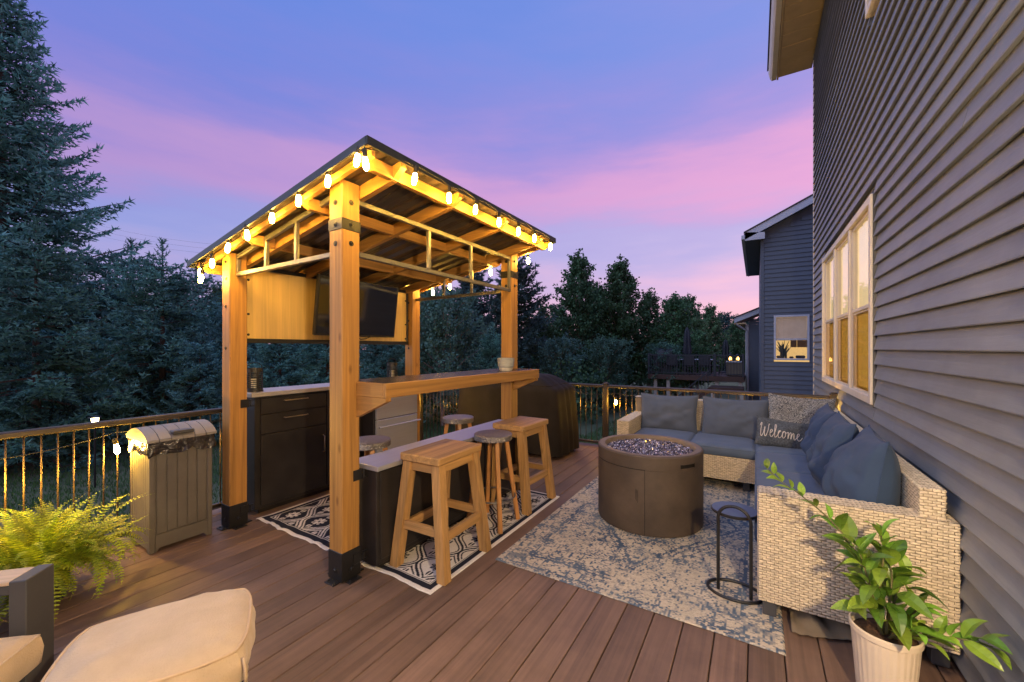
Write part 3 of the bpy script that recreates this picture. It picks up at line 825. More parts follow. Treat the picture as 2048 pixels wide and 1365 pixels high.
# metal trusses between the posts
def truss(name, pts_bars, mats='steel'):
    m = MB()
    for p, q, w, h in pts_bars: m.beam(p, q, w, h, .003)
    return m.build(name, mats, gaz)
yF = 1.668
truss('truss', [((-3.72, yF, 2.262), (-2.38, yF, 2.262 + SL * 1.34), .03, .034), ((-3.72, yF, 2.118), (-2.38, yF, 2.128), .03, .034),
                ((-3.26, yF, 2.135), (-3.26, yF, 2.335), .028, .028), ((-2.85, yF, 2.14), (-2.85, yF, 2.415), .028, .028), ((-3.705, yF, 2.135), (-3.705, yF, 2.247), .028, .028)])
xS = -2.268
truss('truss', [((xS, 1.742, 2.468), (xS, 3.67, 2.468), .03, .034), ((xS, 1.742, 2.125), (xS, 3.67, 2.125), .03, .034),
                ((xS, 2.42, 2.143), (xS, 2.42, 2.452), .028, .028), ((xS, 2.98, 2.143), (xS, 2.98, 2.452), .028, .028), ((xS, 3.655, 2.143), (xS, 3.655, 2.452), .028, .028)])
yR = 3.737
truss('truss', [((-3.72, yR, 2.262), (-2.38, yR, 2.262 + SL * 1.34), .03, .034), ((-3.72, yR, 2.118), (-2.38, yR, 2.128), .03, .034),
                ((-3.25, yR, 2.135), (-3.25, yR, 2.337), .028, .028), ((-2.83, yR, 2.14), (-2.83, yR, 2.418), .028, .028)])
# plywood back panel with black frame
MB().box(-3.815, -3.80, 1.775, 3.645, 1.585, 2.20, .002).build('back_panel', 'plywood', gaz)
fr = MB().box(-3.83, -3.785, 1.742, 3.67, 1.545, 1.585, .003).box(-3.83, -3.785, 1.742, 3.67, 2.20, 2.235, .003)
fr.box(-3.829, -3.786, 1.743, 1.775, 1.585, 2.2, .003).box(-3.829, -3.786, 3.645, 3.669, 1.585, 2.2, .003)
pf = fr.build('panel_frame', 'black_metal', gaz)
for y in (1.79, 3.63):
    for z in (1.62, 1.8, 2.1): bolt(pf, (-3.80, y, z), (1, 0, 0), .007)
# bar shelf
bs = MB().box(-2.243, -1.985, 1.735, 3.735, 1.20, 1.268, .003).box(-2.42, -2.243, 1.75, 3.66, 1.20, 1.268, .003).build('shelf_core', 'cedar_y', gaz)
MB().box(-1.985, -1.957, 1.708, 3.760, 1.188, 1.279, .003).build('shelf_fascia', 'cedar_y', gaz)
MB().box(-2.243, -1.986, 1.708, 1.734, 1.188, 1.279, .003).build('shelf_fascia', 'cedar_x', gaz)
MB().box(-2.243, -1.986, 3.736, 3.760, 1.188, 1.279, .003).build('shelf_fascia', 'cedar_x', gaz)
MB().box(-2.2425, -1.9865, 1.736, 3.734, 1.2685, 1.2785).box(-2.42, -2.2425, 1.751, 3.659, 1.2685, 1.2785).build('shelf_top', 'granite', gaz)
for y in (1.712, 3.70):
    MB().prism([(1.187, -2.243), (1.187, -1.962), (1.165, -1.962), (1.045, -2.243)], 1, y, y + .042).build('corbel', 'cedar_x', gaz)

# ------------------------------------------------------------------ string lights on the gazebo
def string_lights(name, label, pts, hooks, bulbmat, r=.0165, sag=.02, base=None, drop=.045):
    """bulbs hang from sockets on a cable that runs over the hook points"""
    t = thing(name, label, 'string lights', base or pts[0])
    path = []
    P = [Vector(p) + Vector((0, 0, drop + r * 1.6)) for p in pts]
    for a, b_ in zip(P[:-1], P[1:]):
        for k in range(6):
            f = k / 6; q = a.lerp(b_, f); q.z += sag * math.sin(f * math.pi) * random.uniform(.6, 1.2) if hooks else -sag * math.sin(f * math.pi); path.append(q)
    path.append(P[-1])
    MB().tube(path, .0035, 5).build('cable', 'cable', t, smooth=180)
    so = bu = None
    for p, q in zip(pts, P):
        p = Vector(p)
        if so is None:
            so = MB().lathe([(.004, .075), (.012, .068), (.014, .062), (.014, .03), (.011, .024)], (0, 0, 0), 10).build('socket', 'cable', t, smooth=60)
            bu = MB().lathe([(.010, .026), (.013, .016), (r, -.012), (r * .96, -.03), (r * .6, -.046), (0, -.05)], (0, 0, 0), 14).build('bulb', bulbmat, so, smooth=180)
            s = so
        else:
            s = so.copy(); COL.objects.link(s); b2 = bu.copy(); COL.objects.link(b2); b2.parent = s
        s.matrix_basis = Matrix.Translation(p) @ Euler((random.uniform(-.15, .15), random.uniform(-.15, .15), 0)).to_matrix().to_4x4()
    return t
gl = [(-4.02, 1.52, 2.15), (-3.955, 1.50, 2.092), (-3.758, 1.50, 2.198), (-3.491, 1.50, 2.288), (-3.202, 1.50, 2.345), (-2.862, 1.50, 2.412), (-2.544, 1.50, 2.472), (-2.231, 1.50, 2.53),
      (-1.945, 1.49, 2.585), (-1.885, 1.50, 2.555)] + [(-1.845, y, 2.575 + random.uniform(-.008, .012)) for y in (1.842, 2.174, 2.485, 2.815, 3.137, 3.443, 3.80)] + \
     [(-2.20, 3.955, 2.50), (-2.712, 3.955, 2.42), (-3.345, 3.955, 2.30), (-3.634, 3.955, 2.245), (-4.05, 3.955, 2.15)]
string_lights('string_lights', 'warm lit bulbs on a black cable round the gazebo roof edge', gl, True, 'bulb', base=(-3.05, 1.5, 2.3))
rl = [(-4.08, .42, .68), (-4.15, 1.03, .745), (-4.15, 1.95, .74), (-4.15, 2.9, .74), (-4.15, 4.1, .73), (-4.05, 5.8, .72)]
string_lights('string_lights', 'small warm bulbs hanging along the left railing beside the bin', rl, False, 'bulb_small', r=.017, sag=.02, base=(-4.15, 1, .8), drop=.09)
rl = [(-3.4, 5.84, .72), (-2.453, 5.84, .711), (-1.767, 5.84, .715), (-.9, 5.84, .73), (-.1, 5.84, .73), (.62, 5.84, .74)]
string_lights('string_lights', 'small warm bulbs hanging along the far railing behind sofa', rl, False, 'bulb_far', r=.017, sag=.03, base=(-2, 5.84, .8), drop=.09)

# ------------------------------------------------------------------ outdoor kitchen
cab = thing('kitchen_cabinet', 'tall black cabinet with two drawers and a door under pale counter', 'cabinet', (-4.0, 2.2, 0))
MB().box(-4.16, -3.815, 1.85, 2.98, .05, 1.062, .004).box(-4.12, -3.86, 1.9, 2.9, .0, .05).build('carcass', 'cabinet', cab)
for (a, b_) in ((.905, 1.045), (.722, .897)):
    d = MB().box(-3.815, -3.797, 1.895, 2.535, a, b_, .003).build('drawer', 'cabinet', cab)
    zc = (a + b_) / 2 + (.035 if a > .9 else .04)
    MB().tube([(-3.797, 2.10, zc), (-3.775, 2.105, zc), (-3.773, 2.12, zc), (-3.773, 2.31, zc), (-3.775, 2.325, zc), (-3.797, 2.33, zc)], .006, 8).build('handle', 'handle', d, smooth=60)
d = MB().box(-3.815, -3.797, 1.895, 2.535, .085, .714, .003).build('door', 'cabinet', cab)
MB().tube([(-3.797, 2.50, .44), (-3.773, 2.50, .45), (-3.773, 2.50, .60), (-3.797, 2.50, .61)], .006, 8).build('handle', 'handle', d, smooth=60)
MB().box(-3.815, -3.799, 2.545, 2.90, .085, 1.045, .003).build('filler_panel', 'cabinet', cab)
MB().box(-4.18, -3.765, 1.80, 3.66, 1.066, 1.104, .004).build('countertop', 'counter_white', cab)

fr = thing('drinks_fridge', 'stainless steel two-drawer outdoor fridge beside the black cabinet', 'fridge', (-3.9, 3.3, 0))
MB().box(-4.16, -3.64, 3.0, 3.655, .02, 1.062, .004).build('body', 'cabinet', fr)
for (a, b_) in ((.70, 1.04), (.08, .69)):
    d = MB().box(-3.638, -3.605, 3.02, 3.645, a, b_, .004).build('drawer', 'stainless', fr)
    if a < .5:
        MB().tube([(-3.605, 3.06, .615), (-3.56, 3.06, .615)], .006, 8).tube([(-3.605, 3.6, .615), (-3.56, 3.6, .615)], .006, 8).tube([(-3.56, 3.02, .615), (-3.56, 3.65, .615)], .009, 10).build('handle', 'stainless', d, smooth=60)

bc = thing('bar_cabinet', 'low black bar cabinet with narrow stainless top behind the stools', 'cabinet', (-2.25, 2.7, 0))
MB().box(-2.375, -2.155, 1.80, 3.64, .045, .688, .004).box(-2.34, -2.19, 1.86, 3.6, 0.008, .045).build('carcass', 'cabinet', bc)
for i in range(3):
    y = 1.83 + i * .605
    MB().box(-2.155, -2.147, y, y + .58, .08, .67, .003).build('panel', 'cabinet', bc)
MB().box(-2.40, -2.105, 1.768, 3.655, .692, .726, .004).build('countertop', 'stainless', bc)

# television on an arm in front of the panel
tv = thing('television', 'black flat television tilted down on an arm before the wooden panel', 'television', (-3.68, 2.83, 1.5))
mt = Matrix.Translation((-3.66, 2.835, 1.925)) @ Euler((0, math.radians(7), math.radians(2)), 'XYZ').to_matrix().to_4x4()
MB().box(-.022, .022, -.52, .52, -.298, .298, .006, mt).build('case', 'tv_case', tv)
MB().box(.0222, .0245, -.505, .505, -.28, .285, 0, mt).build('screen', 'screen', tv)
MB().beam((-3.80, 2.62, 1.9), (-3.69, 2.7, 1.9), .06, .25).beam((-3.75, 2.6, 1.585), (-3.75, 2.6, 1.8), .05, .05).build('wall_arm', 'black_metal', tv)
MB().tube([(-3.66, 3.0, 1.64), (-3.68, 2.93, 1.605), (-3.70, 2.88, 1.6), (-3.72, 2.84, 1.63)], .005, 6).build('cord', 'cable', tv, smooth=180)

# punched metal lanterns on the counter
def lantern(loc, s, label):
    t = thing('candle_lantern', label, 'lantern', loc, group=None, local=True)
    H_, R_ = .215 * s, .066 * s
    MB().lathe([(R_ + .002, 0), (R_ + .004, .006), (R_ + .003, .014)], n=24).build('base', 'black_metal', t, smooth=50)
    # wall with slot rows
    m = MB(); n = 28; rows = 8
    zz = [.012] + [.03 + (H_ - .07) * k / rows for k in range(rows + 1)] + [H_]
    for i in range(n):
        a0, a1 = 2 * math.pi * i / n, 2 * math.pi * (i + 1) / n
        P = lambda a, z: (R_ * math.cos(a), R_ * math.sin(a), z)
        if i % 4 == 3:
            m.add([P(a0, .012), P(a1, .012), P(a1, H_), P(a0, H_)], [(0, 1, 2, 3)])
        else:
            m.add([P(a0, .012), P(a1, .012), P(a1, zz[1]), P(a0, zz[1])], [(0, 1, 2, 3)])
            for k in range(rows):
                h = (zz[k + 2] - zz[k + 1]) * .45
                m.add([P(a0, zz[k + 1]), P(a1, zz[k + 1]), P(a1, zz[k + 1] + h), P(a0, zz[k + 1] + h)], [(0, 1, 2, 3)])
            m.add([P(a0, zz[-2]), P(a1, zz[-2]), P(a1, H_), P(a0, H_)], [(0, 1, 2, 3)])
    m.build('punched_wall', 'black_metal', t)
    MB().lathe([(0, .03), (.03, .03), (.03, .12 * s), (0, .12 * s)], n=14).build('candle', 'ceramic_pale', t, smooth=60)
    MB().tube([(0, -R_ * math.cos(k * math.pi / 10) , H_ + .05 * s * math.sin(k * math.pi / 10)) for k in range(11)], .003, 6).build('handle', 'black_metal', t, smooth=180)
lantern((-3.93, 1.905, 1.104), 1.0, 'black punched metal candle lantern at the near end of pale counter')
lantern((-3.93, 3.53, 1.104), 1.0, 'black punched metal candle lantern at the far end of counter by back post')
# stacked bowls on the bar shelf
bowl = thing('ceramic_planter', 'small grey ribbed ceramic pot with cream foot on the bar shelf', 'pot', (-2.12, 3.36, 1.279), local=True)
MB().lathe([(.058, 0), (.066, .012), (.072, .03)], n=28).build('foot', 'ceramic_pale', bowl, smooth=40)
MB().lathe([(.072, .03), (.080, .045), (.078, .05), (.083, .07), (.081, .075), (.085, .1), (.084, .125), (.078, .125), (.074, .05), (0, .045)], n=28).build('body', 'ceramic', bowl, smooth=40)

# ------------------------------------------------------------------ stools
def wood_stool(loc, rz, label):
    t = thing('bar_stool', label, 'bar stool', loc, group='wooden saddle stools at the bar', local=True, rotz=rz)
    W, D, H = .345, .49, .78
    MB().box(-W / 2, W / 2, -D / 2, D / 2, H - .052, H, .007).build('seat', 'oak_y', t)
    tops = [(sx * (W / 2 - .055), sy * (D / 2 - .055)) for sx in (-1, 1) for sy in (-1, 1)]
    feet = [(sx * .21, sy * .238) for sx in (-1, 1) for sy in (-1, 1)]
    at = lambda i, z: (feet[i][0] + (tops[i][0] - feet[i][0]) * z / H, feet[i][1] + (tops[i][1] - feet[i][1]) * z / H, z)
    for i in range(4):
        w = .033
        vs = []
        for z in (0, H - .052):
            c = at(i, z)
            for dx, dy in ((-w, -w), (w, -w), (w, w), (-w, w)): vs.append((c[0] + dx, c[1] + dy, z))
        MB().add(vs, [(3, 2, 1, 0), (4, 5, 6, 7)] + [(k, (k + 1) % 4, 4 + (k + 1) % 4, 4 + k) for k in range(4)]).build('leg', 'oak_z', t)
    for (a, b_, z, nm, h) in ((0, 1, .26, 'stretcher', .062), (2, 3, .26, 'stretcher', .062), (0, 2, .29, 'stretcher', .055), (1, 3, .29, 'stretcher', .055),
                              (0, 1, H - .085, 'apron', .062), (2, 3, H - .085, 'apron', .062), (0, 2, H - .085, 'apron', .062), (1, 3, H - .085, 'apron', .062)):
        MB().beam(at(a, z), at(b_, z), .034, h, .003).build(nm, 'oak_y' if (a, b_) in ((0, 1), (2, 3)) else 'oak_x', t)
    return t
wood_stool((-1.915, 2.185, .008), math.radians(1.5), 'rectangular wooden bar stool nearest the camera beside the front post')
wood_stool((-1.965, 3.395, .008), math.radians(-2), 'rectangular wooden bar stool at the far end of bar beside grill')
def round_stool(loc, rz, label):
    t = thing('round_stool', label, 'stool', loc, group='round hammered metal stools', local=True, rotz=rz)
    H = .765; R_ = .163
    MB().lathe([(0, H - .052), (R_ - .004, H - .052), (R_ + .001, H - .046), (R_, H - .006), (R_ - .008, H), (0, H + .002)], n=40).build('seat', 'hammered', t, smooth=40)
    for i in range(4):
        a = math.pi / 4 + i * math.pi / 2
        p0 = (.222 * math.cos(a), .222 * math.sin(a), 0); p1 = (.115 * math.cos(a), .115 * math.sin(a), H - .05)
        MB().beam(p0, p1, .036, .036, .004, up=(-math.sin(a), math.cos(a), 0)).build('leg', 'stool_leg', t)
    MB().tube([(.188 * math.cos(k * math.pi / 18), .188 * math.sin(k * math.pi / 18), .235) for k in range(36)], .0065, 8, closed=True).build('foot_ring', 'steel', t, smooth=180)
    return t
round_stool((-1.925, 2.845, .008), math.radians(4), 'round hammered metal stool standing between the two rectangular wooden stools')
round_stool((-2.70, 3.33, .008), 0, 'round hammered metal stool inside the gazebo in front of grill')
round_stool((-2.63, 2.13, .008), math.radians(15), 'round hammered metal stool mostly hidden behind the front gazebo post')

# ------------------------------------------------------------------ rugs
def rug(name, label, x0, x1, y0, y1, res, fn, mat, th=.007, wav=0.0):
    nx, ny = int((x1 - x0) / res) + 1, int((y1 - y0) / res) + 1
    X, Y = np.meshgrid(np.linspace(x0, x1, nx), np.linspace(y0, y1, ny), indexing='ij')
    C = fn(X - x0, Y - y0, x1 - x0, y1 - y0)
    Z = np.full_like(X, th) + .0012 * vnoise(X * 9, Y * 9)
    if wav:
        e = np.clip(1 - (Y - y0) / .12, 0, 1)
        Z += wav * e * np.maximum(0, np.sin(X * 23 + 2 * np.sin(X * 7)))
        Y = Y - e * .02 * vnoise(X * 11, Y * 0 + 3)
    Z[0, :] = Z[-1, :] = 0.0005; Z[:, 0] = np.minimum(Z[:, 0], Z[:, 1] - .005); Z[:, -1] = .0005
    o = link(grid_mesh(name, np.stack([X, Y, Z], -1), C), name, mat, smooth=180)
    return tag(o, label, 'rug')
def ogee(inv):
    def fn(u, v, W, L):
        dark = np.array([.018, .02, .032]); pale = np.array([.80, .74, .65])
        a, b_ = .33, .46
        uu = u - W / 2; vv = v + .02 * np.sin(u * 9)
        cu = np.abs((uu / a + .5) % 1 - .5)
        og = cu - .25 * (1 + np.cos(2 * np.pi * vv / b_))
        sl = np.sqrt(1 + (.25 * 2 * np.pi / b_ * np.sin(2 * np.pi * vv / b_) * a) ** 2)
        dd = np.abs(og) * a / sl
        line = (dd < .0085) | (np.abs(dd - .026) < .0055)
        for su, sv in ((0, 0), (.5, .5)):
            x = ((uu / a + su + .5) % 1 - .5) * a; y = ((vv / b_ + sv + .5) % 1 - .5) * b_
            r = np.hypot(x, y); th = np.arctan2(y, x)
            pet = (r < .062 * (.45 + .55 * np.abs(np.cos(4 * th)) ** .8)) & (r > .012)
            pet &= ~((np.abs(np.sin(4 * th)) < .22) & (r > .02) & (r < .05))
            tip = (np.abs(y) > .07) & (np.abs(y) < .125) & (np.abs(x) < .022 * np.cos((np.abs(y) - .095) * 40)) & (np.abs(x) > .004)
            line |= pet | tip
        m = line.astype(float)
        edge = np.minimum(np.minimum(u, W - u), np.minimum(v, L - v))
        m = np.where(edge < .085, 0, m); m = np.where((edge > .026) & (edge < .066), 1, m); m = np.where((edge > .073) & (edge < .079), 1, m)
        if inv: m = np.where(edge > .07, 1 - m, np.where(edge < .03, 0, 1)); 
        m = m[..., None]
        return pale * (1 - m) + dark * m
    return fn
rug('flat_rug', 'flat navy rug with white trellis pattern between cabinet and bar', -3.74, -2.36, 1.83, 3.72, .006, ogee(True), 'rug_flat', .006, .012)
rug('flat_rug', 'flat white rug with black trellis and flower pattern under the bar stools', -2.345, -1.69, 1.83, 3.70, .005, ogee(False), 'rug_flat', .006, .006)
def vintage(u, v, W, L):
    uf, vf = u, v
    u = np.round(u / .011) * .011; v = np.round(v / .0065) * .0065
    cream = np.array([.57, .49, .38]); blue = np.array([.045, .085, .15]); lb = np.array([.14, .18, .23])
    x = np.abs(u - W / 2); y = np.abs(v - L / 2)
    rag = (vnoise(u * 70, v * 30) - .5) * .035 + (vnoise(u * 26, v * 20) - .5) * .03
    d = x / (W * .42) + y / (L * .40) + rag
    ink = np.zeros_like(u)
    for c, w in ((.28, .02), (.34, .008), (.56, .018), (.62, .008), (.86, .022), (.93, .01), (1.02, .008)): ink = np.maximum(ink, (np.abs(d - c) < w).astype(float))
    # stepped outline of the field
    e = np.minimum(np.minimum(u, W - u), np.minimum(v, L - v)) + rag * .6
    for c, w in ((.05, .008), (.19, .010), (.225, .005)): ink = np.maximum(ink, (np.abs(e - c) < w).astype(float))
    # palmettes and rosettes on a staggered lattice
    a, b_ = .17, .22
    for k, (su, sv, R_) in enumerate(((0, 0, .062), (.5, .5, .05), (.25, .5, .03), (0, .5, .035))):
        cu = ((x / a + su + .5) % 1 - .5) * a; cv = ((y / b_ + sv + .5) % 1 - .5) * b_
        r = np.hypot(cu, cv) + rag * .35; th = np.arctan2(cv, cu)
        ink = np.maximum(ink, ((np.abs(r - R_ * (.62 + .38 * np.cos((5 + k) * th))) < .0065)).astype(float))
        ink = np.maximum(ink, (r < R_ * .33 * (.6 + .4 * np.cos(6 * th))).astype(float))
        ink = np.maximum(ink, ((np.abs(r - R_ * 1.25) < .004) & (np.cos(3 * th + k) > 0)).astype(float))
    vine = np.abs(np.sin(x * 27 + 2.2 * np.sin(y * 14)) - np.sin(y * 24 + 1.8 * np.sin(x * 17))) < .11
    ink = np.maximum(ink, vine * .75)
    wear = vnoise(u * 5 + 9, v * 4 + 2) * .5 + vnoise(u * 16, v * 13) * .3 + vnoise(u * 150, v * 45) * .5
    ink = ink * np.clip((wear - .36) * 4.0, 0, 1)
    wash = np.clip((vnoise(u * 130 + 7, v * 38 + 3) - .69) * 4, 0, 1) * np.clip((vnoise(u * 4 + 3, v * 4 + 8) - .35) * 2.5, 0, 1)
    ink = np.clip(np.maximum(ink, wash * .85), 0, 1)[..., None]
    tone = (vnoise(uf * 9, vf * 7)[..., None] * .2 + .88) * (vnoise(uf * 60, vf * 260)[..., None] * .22 + .88)
    mixb = np.clip(vnoise(u * 7 + 2, v * 6)[..., None] * 1.3 - .25, 0, 1)
    return cream * tone * (1 - ink) + (blue * mixb + lb * (1 - mixb)) * ink
rug('area_rug', 'large cream area rug with worn blue pattern under the fire pit', -1.58, .125, 2.355, 5.2, .0055, vintage, 'rug', .008)

# ------------------------------------------------------------------ fire pit
FX, FY, FR, FH = -.816, 3.68, .44, .645
pit = thing('fire_pit', 'round brown concrete fire pit filled with glass beads', 'fire pit', (FX, FY, 0))
prof = [(FR - .012, .012), (FR - .004, .016), (FR, .03), (FR, FH - .115), (FR - .0035, FH - .113), (FR - .0035, FH - .109), (FR, FH - .107), (FR, FH - .012), (FR - .006, FH - .003), (FR - .014, FH)]
n = 128
# body with a slot cut through on the right: skip the quads inside the slot
cam_dir = math.atan2(-FY, -FX)
m = MB(); zs = [p[1] for p in prof]
slot_a = cam_dir + math.radians(42); slot = (slot_a - math.radians(9.0), slot_a + math.radians(9.0)); zslot = (FH - .098, FH - .062)
prof2 = prof[:7] + [(FR, zslot[0]), (FR, zslot[1])] + prof[7:]
for (r, zz) in prof2:
    for j in range(n):
        a = 2 * math.pi * j / n; m.v.append((FX + r * math.cos(a), FY + r * math.sin(a), zz))
for i in range(len(prof2) - 1):
    for j in range(n):
        am = (2 * math.pi * (j + .5) / n - slot[0]) % (2 * math.pi)
        if prof2[i][1] == zslot[0] and am < slot[1] - slot[0]: continue
        j2 = (j + 1) % n; m.f.append((i * n + j, i * n + j2, (i + 1) * n + j2, (i + 1) * n + j))
body = m.build('body', 'concrete', pit, smooth=30)
MB().lathe([(FR - .03, .02), (FR - .03, FH - .03)], (FX, FY, 0), 48, cap=False).build('liner', 'gap_dark', pit)
MB().lathe([(FR - .015, FH + .0005), (FR - .058, FH + .0005), (FR - .066, FH - .008), (FR - .07, FH - .075)], (FX, FY, 0), 96, cap=False).build('rim', 'concrete_rim', pit, smooth=40)
# slot lip
ls = MB()
for zz in zslot:
    ls.tube([(FX + (FR - .001) * math.cos(slot[0] + (slot[1] - slot[0]) * k / 10), FY + (FR - .001) * math.sin(slot[0] + (slot[1] - slot[0]) * k / 10), zz) for k in range(11)], .004, 6)
ls.build('hand_slot', 'concrete', body, smooth=180)
# door: thin curved plate, outlined by a dark joint
da0, da1 = cam_dir - math.radians(72), cam_dir - math.radians(4)
dj = MB()
for a in (da1,):
    dj.beam((FX + (FR + .0005) * math.cos(a), FY + (FR + .0005) * math.sin(a), .02), (FX + (FR + .0005) * math.cos(a), FY + (FR + .0005) * math.sin(a), FH - .11), .003, .004, 0, up=(math.cos(a), math.sin(a), 0))
dj.tube([(FX + FR * math.cos(da0 + (da1 - da0) * k / 24), FY + FR * math.sin(da0 + (da1 - da0) * k / 24), FH - .111) for k in range(25)], .0022, 5)
dj.build('door_joint', 'gap_dark', body)
vent = MB(); av = cam_dir - math.radians(11)
for k in range(3):
    a = av - math.radians(1.0) * k
    vent.beam((FX + (FR + .0004) * math.cos(a), FY + (FR + .0004) * math.sin(a), .27 + .012 * k), (FX + (FR + .0004) * math.cos(a), FY + (FR + .0004) * math.sin(a), .37 + .004 * k), .0016, .003, 0, up=(math.cos(a), math.sin(a), 0))
vent.build('vent_slits', 'gap_dark', body)
MB().lathe([(0, FH - .06), (FR - .071, FH - .06)], (FX, FY, 0), 48, cap=False).build('bead_tray', 'gap_dark', pit)
def bead_mat():
    m_, nt, b = new_mat('fire_glass'); N, L = nt.nodes, nt.links
    a = N.new('ShaderNodeAttribute'); a.attribute_name = 'tint'
    r = N.new('ShaderNodeValToRGB'); e = r.color_ramp.elements
    e[0].color = (.035, .03, .045, 1); e[1].color = (.75, .70, .85, 1); e[1].position = 1
    k = e.new(.55); k.color = (.20, .17, .23, 1)
    L.new(a.outputs['Fac'], r.inputs[0]); L.new(r.outputs[0], b.inputs['Base Color'])
    b.inputs['Roughness'].default_value = .08; b.inputs['Metallic'].default_value = .35; b.inputs['Coat Weight'].default_value = .6
    return m_
M['glass_bead'] = bead_mat()
n = 5200
rr = (FR - .078) * np.sqrt(RNG.random(n)); aa = RNG.uniform(0, 6.283, n)
c = np.stack([FX + rr * np.cos(aa), FY + rr * np.sin(aa), FH - .055 + .022 * RNG.random(n)], -1)
oct_v = np.array([[1, 0, 0], [0, 1, 0], [-1, 0, 0], [0, -1, 0], [0, 0, 1], [0, 0, -1]], float)
oct_f = np.array([[0, 1, 4], [1, 2, 4], [2, 3, 4], [3, 0, 4], [1, 0, 5], [2, 1, 5], [3, 2, 5], [0, 3, 5]])
s = RNG.uniform(.006, .0115, (n, 1, 1)) * RNG.uniform(.7, 1.3, (n, 1, 3))
q = RNG.normal(size=(n, 3, 3)); q, _ = np.linalg.qr(q)
vv = np.einsum('nij,nkj->nki', q, oct_v[None] * s) + c[:, None]
V = vv[:, oct_f].reshape(-1, 3, 3)
tri_soup('glass_beads', V, 'glass_bead', pit, tint=np.repeat(RNG.random(n) ** 1.6, 8), kind='stuff')

# ------------------------------------------------------------------ wicker
def weave(mb, o, u, v, W, H, pu=.038, pv=.0132, amp=.0058):
    """basket weave: bulging horizontal stitches, alternate rows shifted by half a stitch"""
    o, u, v = Vector(o), Vector(u).normalized(), Vector(v).normalized(); nrm = u.cross(v)
    rows = max(1, int(H / pv)); cols = max(1, int(round(W / pu)))
    pv = H / rows; pu = W / cols
    for r in range(rows):
        off = .5 if r % 2 else 0.
        for c in range(-1 if off else 0, cols):
            a0 = max(0, (c + off + .03) * pu); a1 = min(W, (c + off + .97) * pu)
            if a1 - a0 < .004: continue
            b0 = r * pv + .0012; b1 = (r + 1) * pv - .0012
            h = amp * random.uniform(.75, 1.15); jz = random.uniform(-.001, .001)
            L_ = [(a0, .0), (a0 + (a1 - a0) * .18, .75), (a0 + (a1 - a0) * .5, 1.0), (a0 + (a1 - a0) * .82, .75), (a1, .0)]
            vs = []
            for (a, k) in L_:
                for (bb, kk) in ((b0, .45), ((b0 + b1) / 2, 1.0), (b1, .45)):
                    vs.append(o + u * a + v * (bb + jz) + nrm * (h * k * kk + .0008))
            fs = [(i * 3 + j, i * 3 + 3 + j, i * 3 + 4 + j, i * 3 + 1 + j) for i in range(4) for j in range(2)]
            mb.add(vs, fs)
    return mb

def cushion(name, x0, x1, y0, y1, z0, z1, mat, parent, crown=.018, seed=0, pipe=True):
    """boxed seat cushion with rounded edges and a slight crown"""
    n = 22; t = np.linspace(-1, 1, n)
    U, V_ = np.meshgrid(t, t, indexing='ij')
    sq = lambda a: np.sign(a) * np.abs(a) ** .55
    cx, cy, hx, hy = (x0 + x1) / 2, (y0 + y1) / 2, (x1 - x0) / 2, (y1 - y0) / 2
    top_e = (1 - np.abs(U) ** 10) * (1 - np.abs(V_) ** 10)
    wr = (vnoise(U * 3 + seed * 7, V_ * 3 + seed * 3) - .5) * .006
    Zt = z1 - .02 + .02 * top_e ** .5 + crown * (1 - U ** 2) * (1 - V_ ** 2) + wr * top_e
    ins = lambda a, e: a * (1 - .0)
    P = np.stack([cx + hx * sq(U), cy + hy * sq(V_), Zt], -1)
    me = MB()
    idx = lambda i, j: i * n + j
    me.v = [tuple(p) for p in P.reshape(-1, 3)]
    me.f = [(idx(i, j), idx(i + 1, j), idx(i + 1, j + 1), idx(i, j + 1)) for i in range(n - 1) for j in range(n - 1)]
    ring = [idx(i, 0) for i in range(n)] + [idx(n - 1, j) for j in range(1, n)] + [idx(i, n - 1) for i in range(n - 2, -1, -1)] + [idx(0, j) for j in range(n - 2, 0, -1)]
    prev = ring
    for (zz, out) in ((z1 - .03, .004), ((z0 + z1) / 2, .009), (z0 + .01, .004), (z0, -.006)):
        cur = []
        for k in ring:
            p = me.v[k]; dx, dy = (p[0] - cx) / hx, (p[1] - cy) / hy
            sx = out if dx > .97 else (-out if dx < -.97 else 0); sy = out if dy > .97 else (-out if dy < -.97 else 0)
            cur.append(len(me.v)); me.v.append((p[0] + sx, p[1] + sy, zz))
        R_ = len(ring)
        for k in range(R_): me.f.append((prev[(k + 1) % R_], prev[k], cur[k], cur[(k + 1) % R_]))
        prev = cur
    me.f.append(tuple(prev))
    rim = [Vector(me.v[k]) + Vector((0, 0, .0)) for k in ring]
    o = me.build(name, mat, parent, smooth=60)
    if pipe: MB().tube(rim, .0045, 6, closed=True).build('piping', mat, o, smooth=180)
    return o

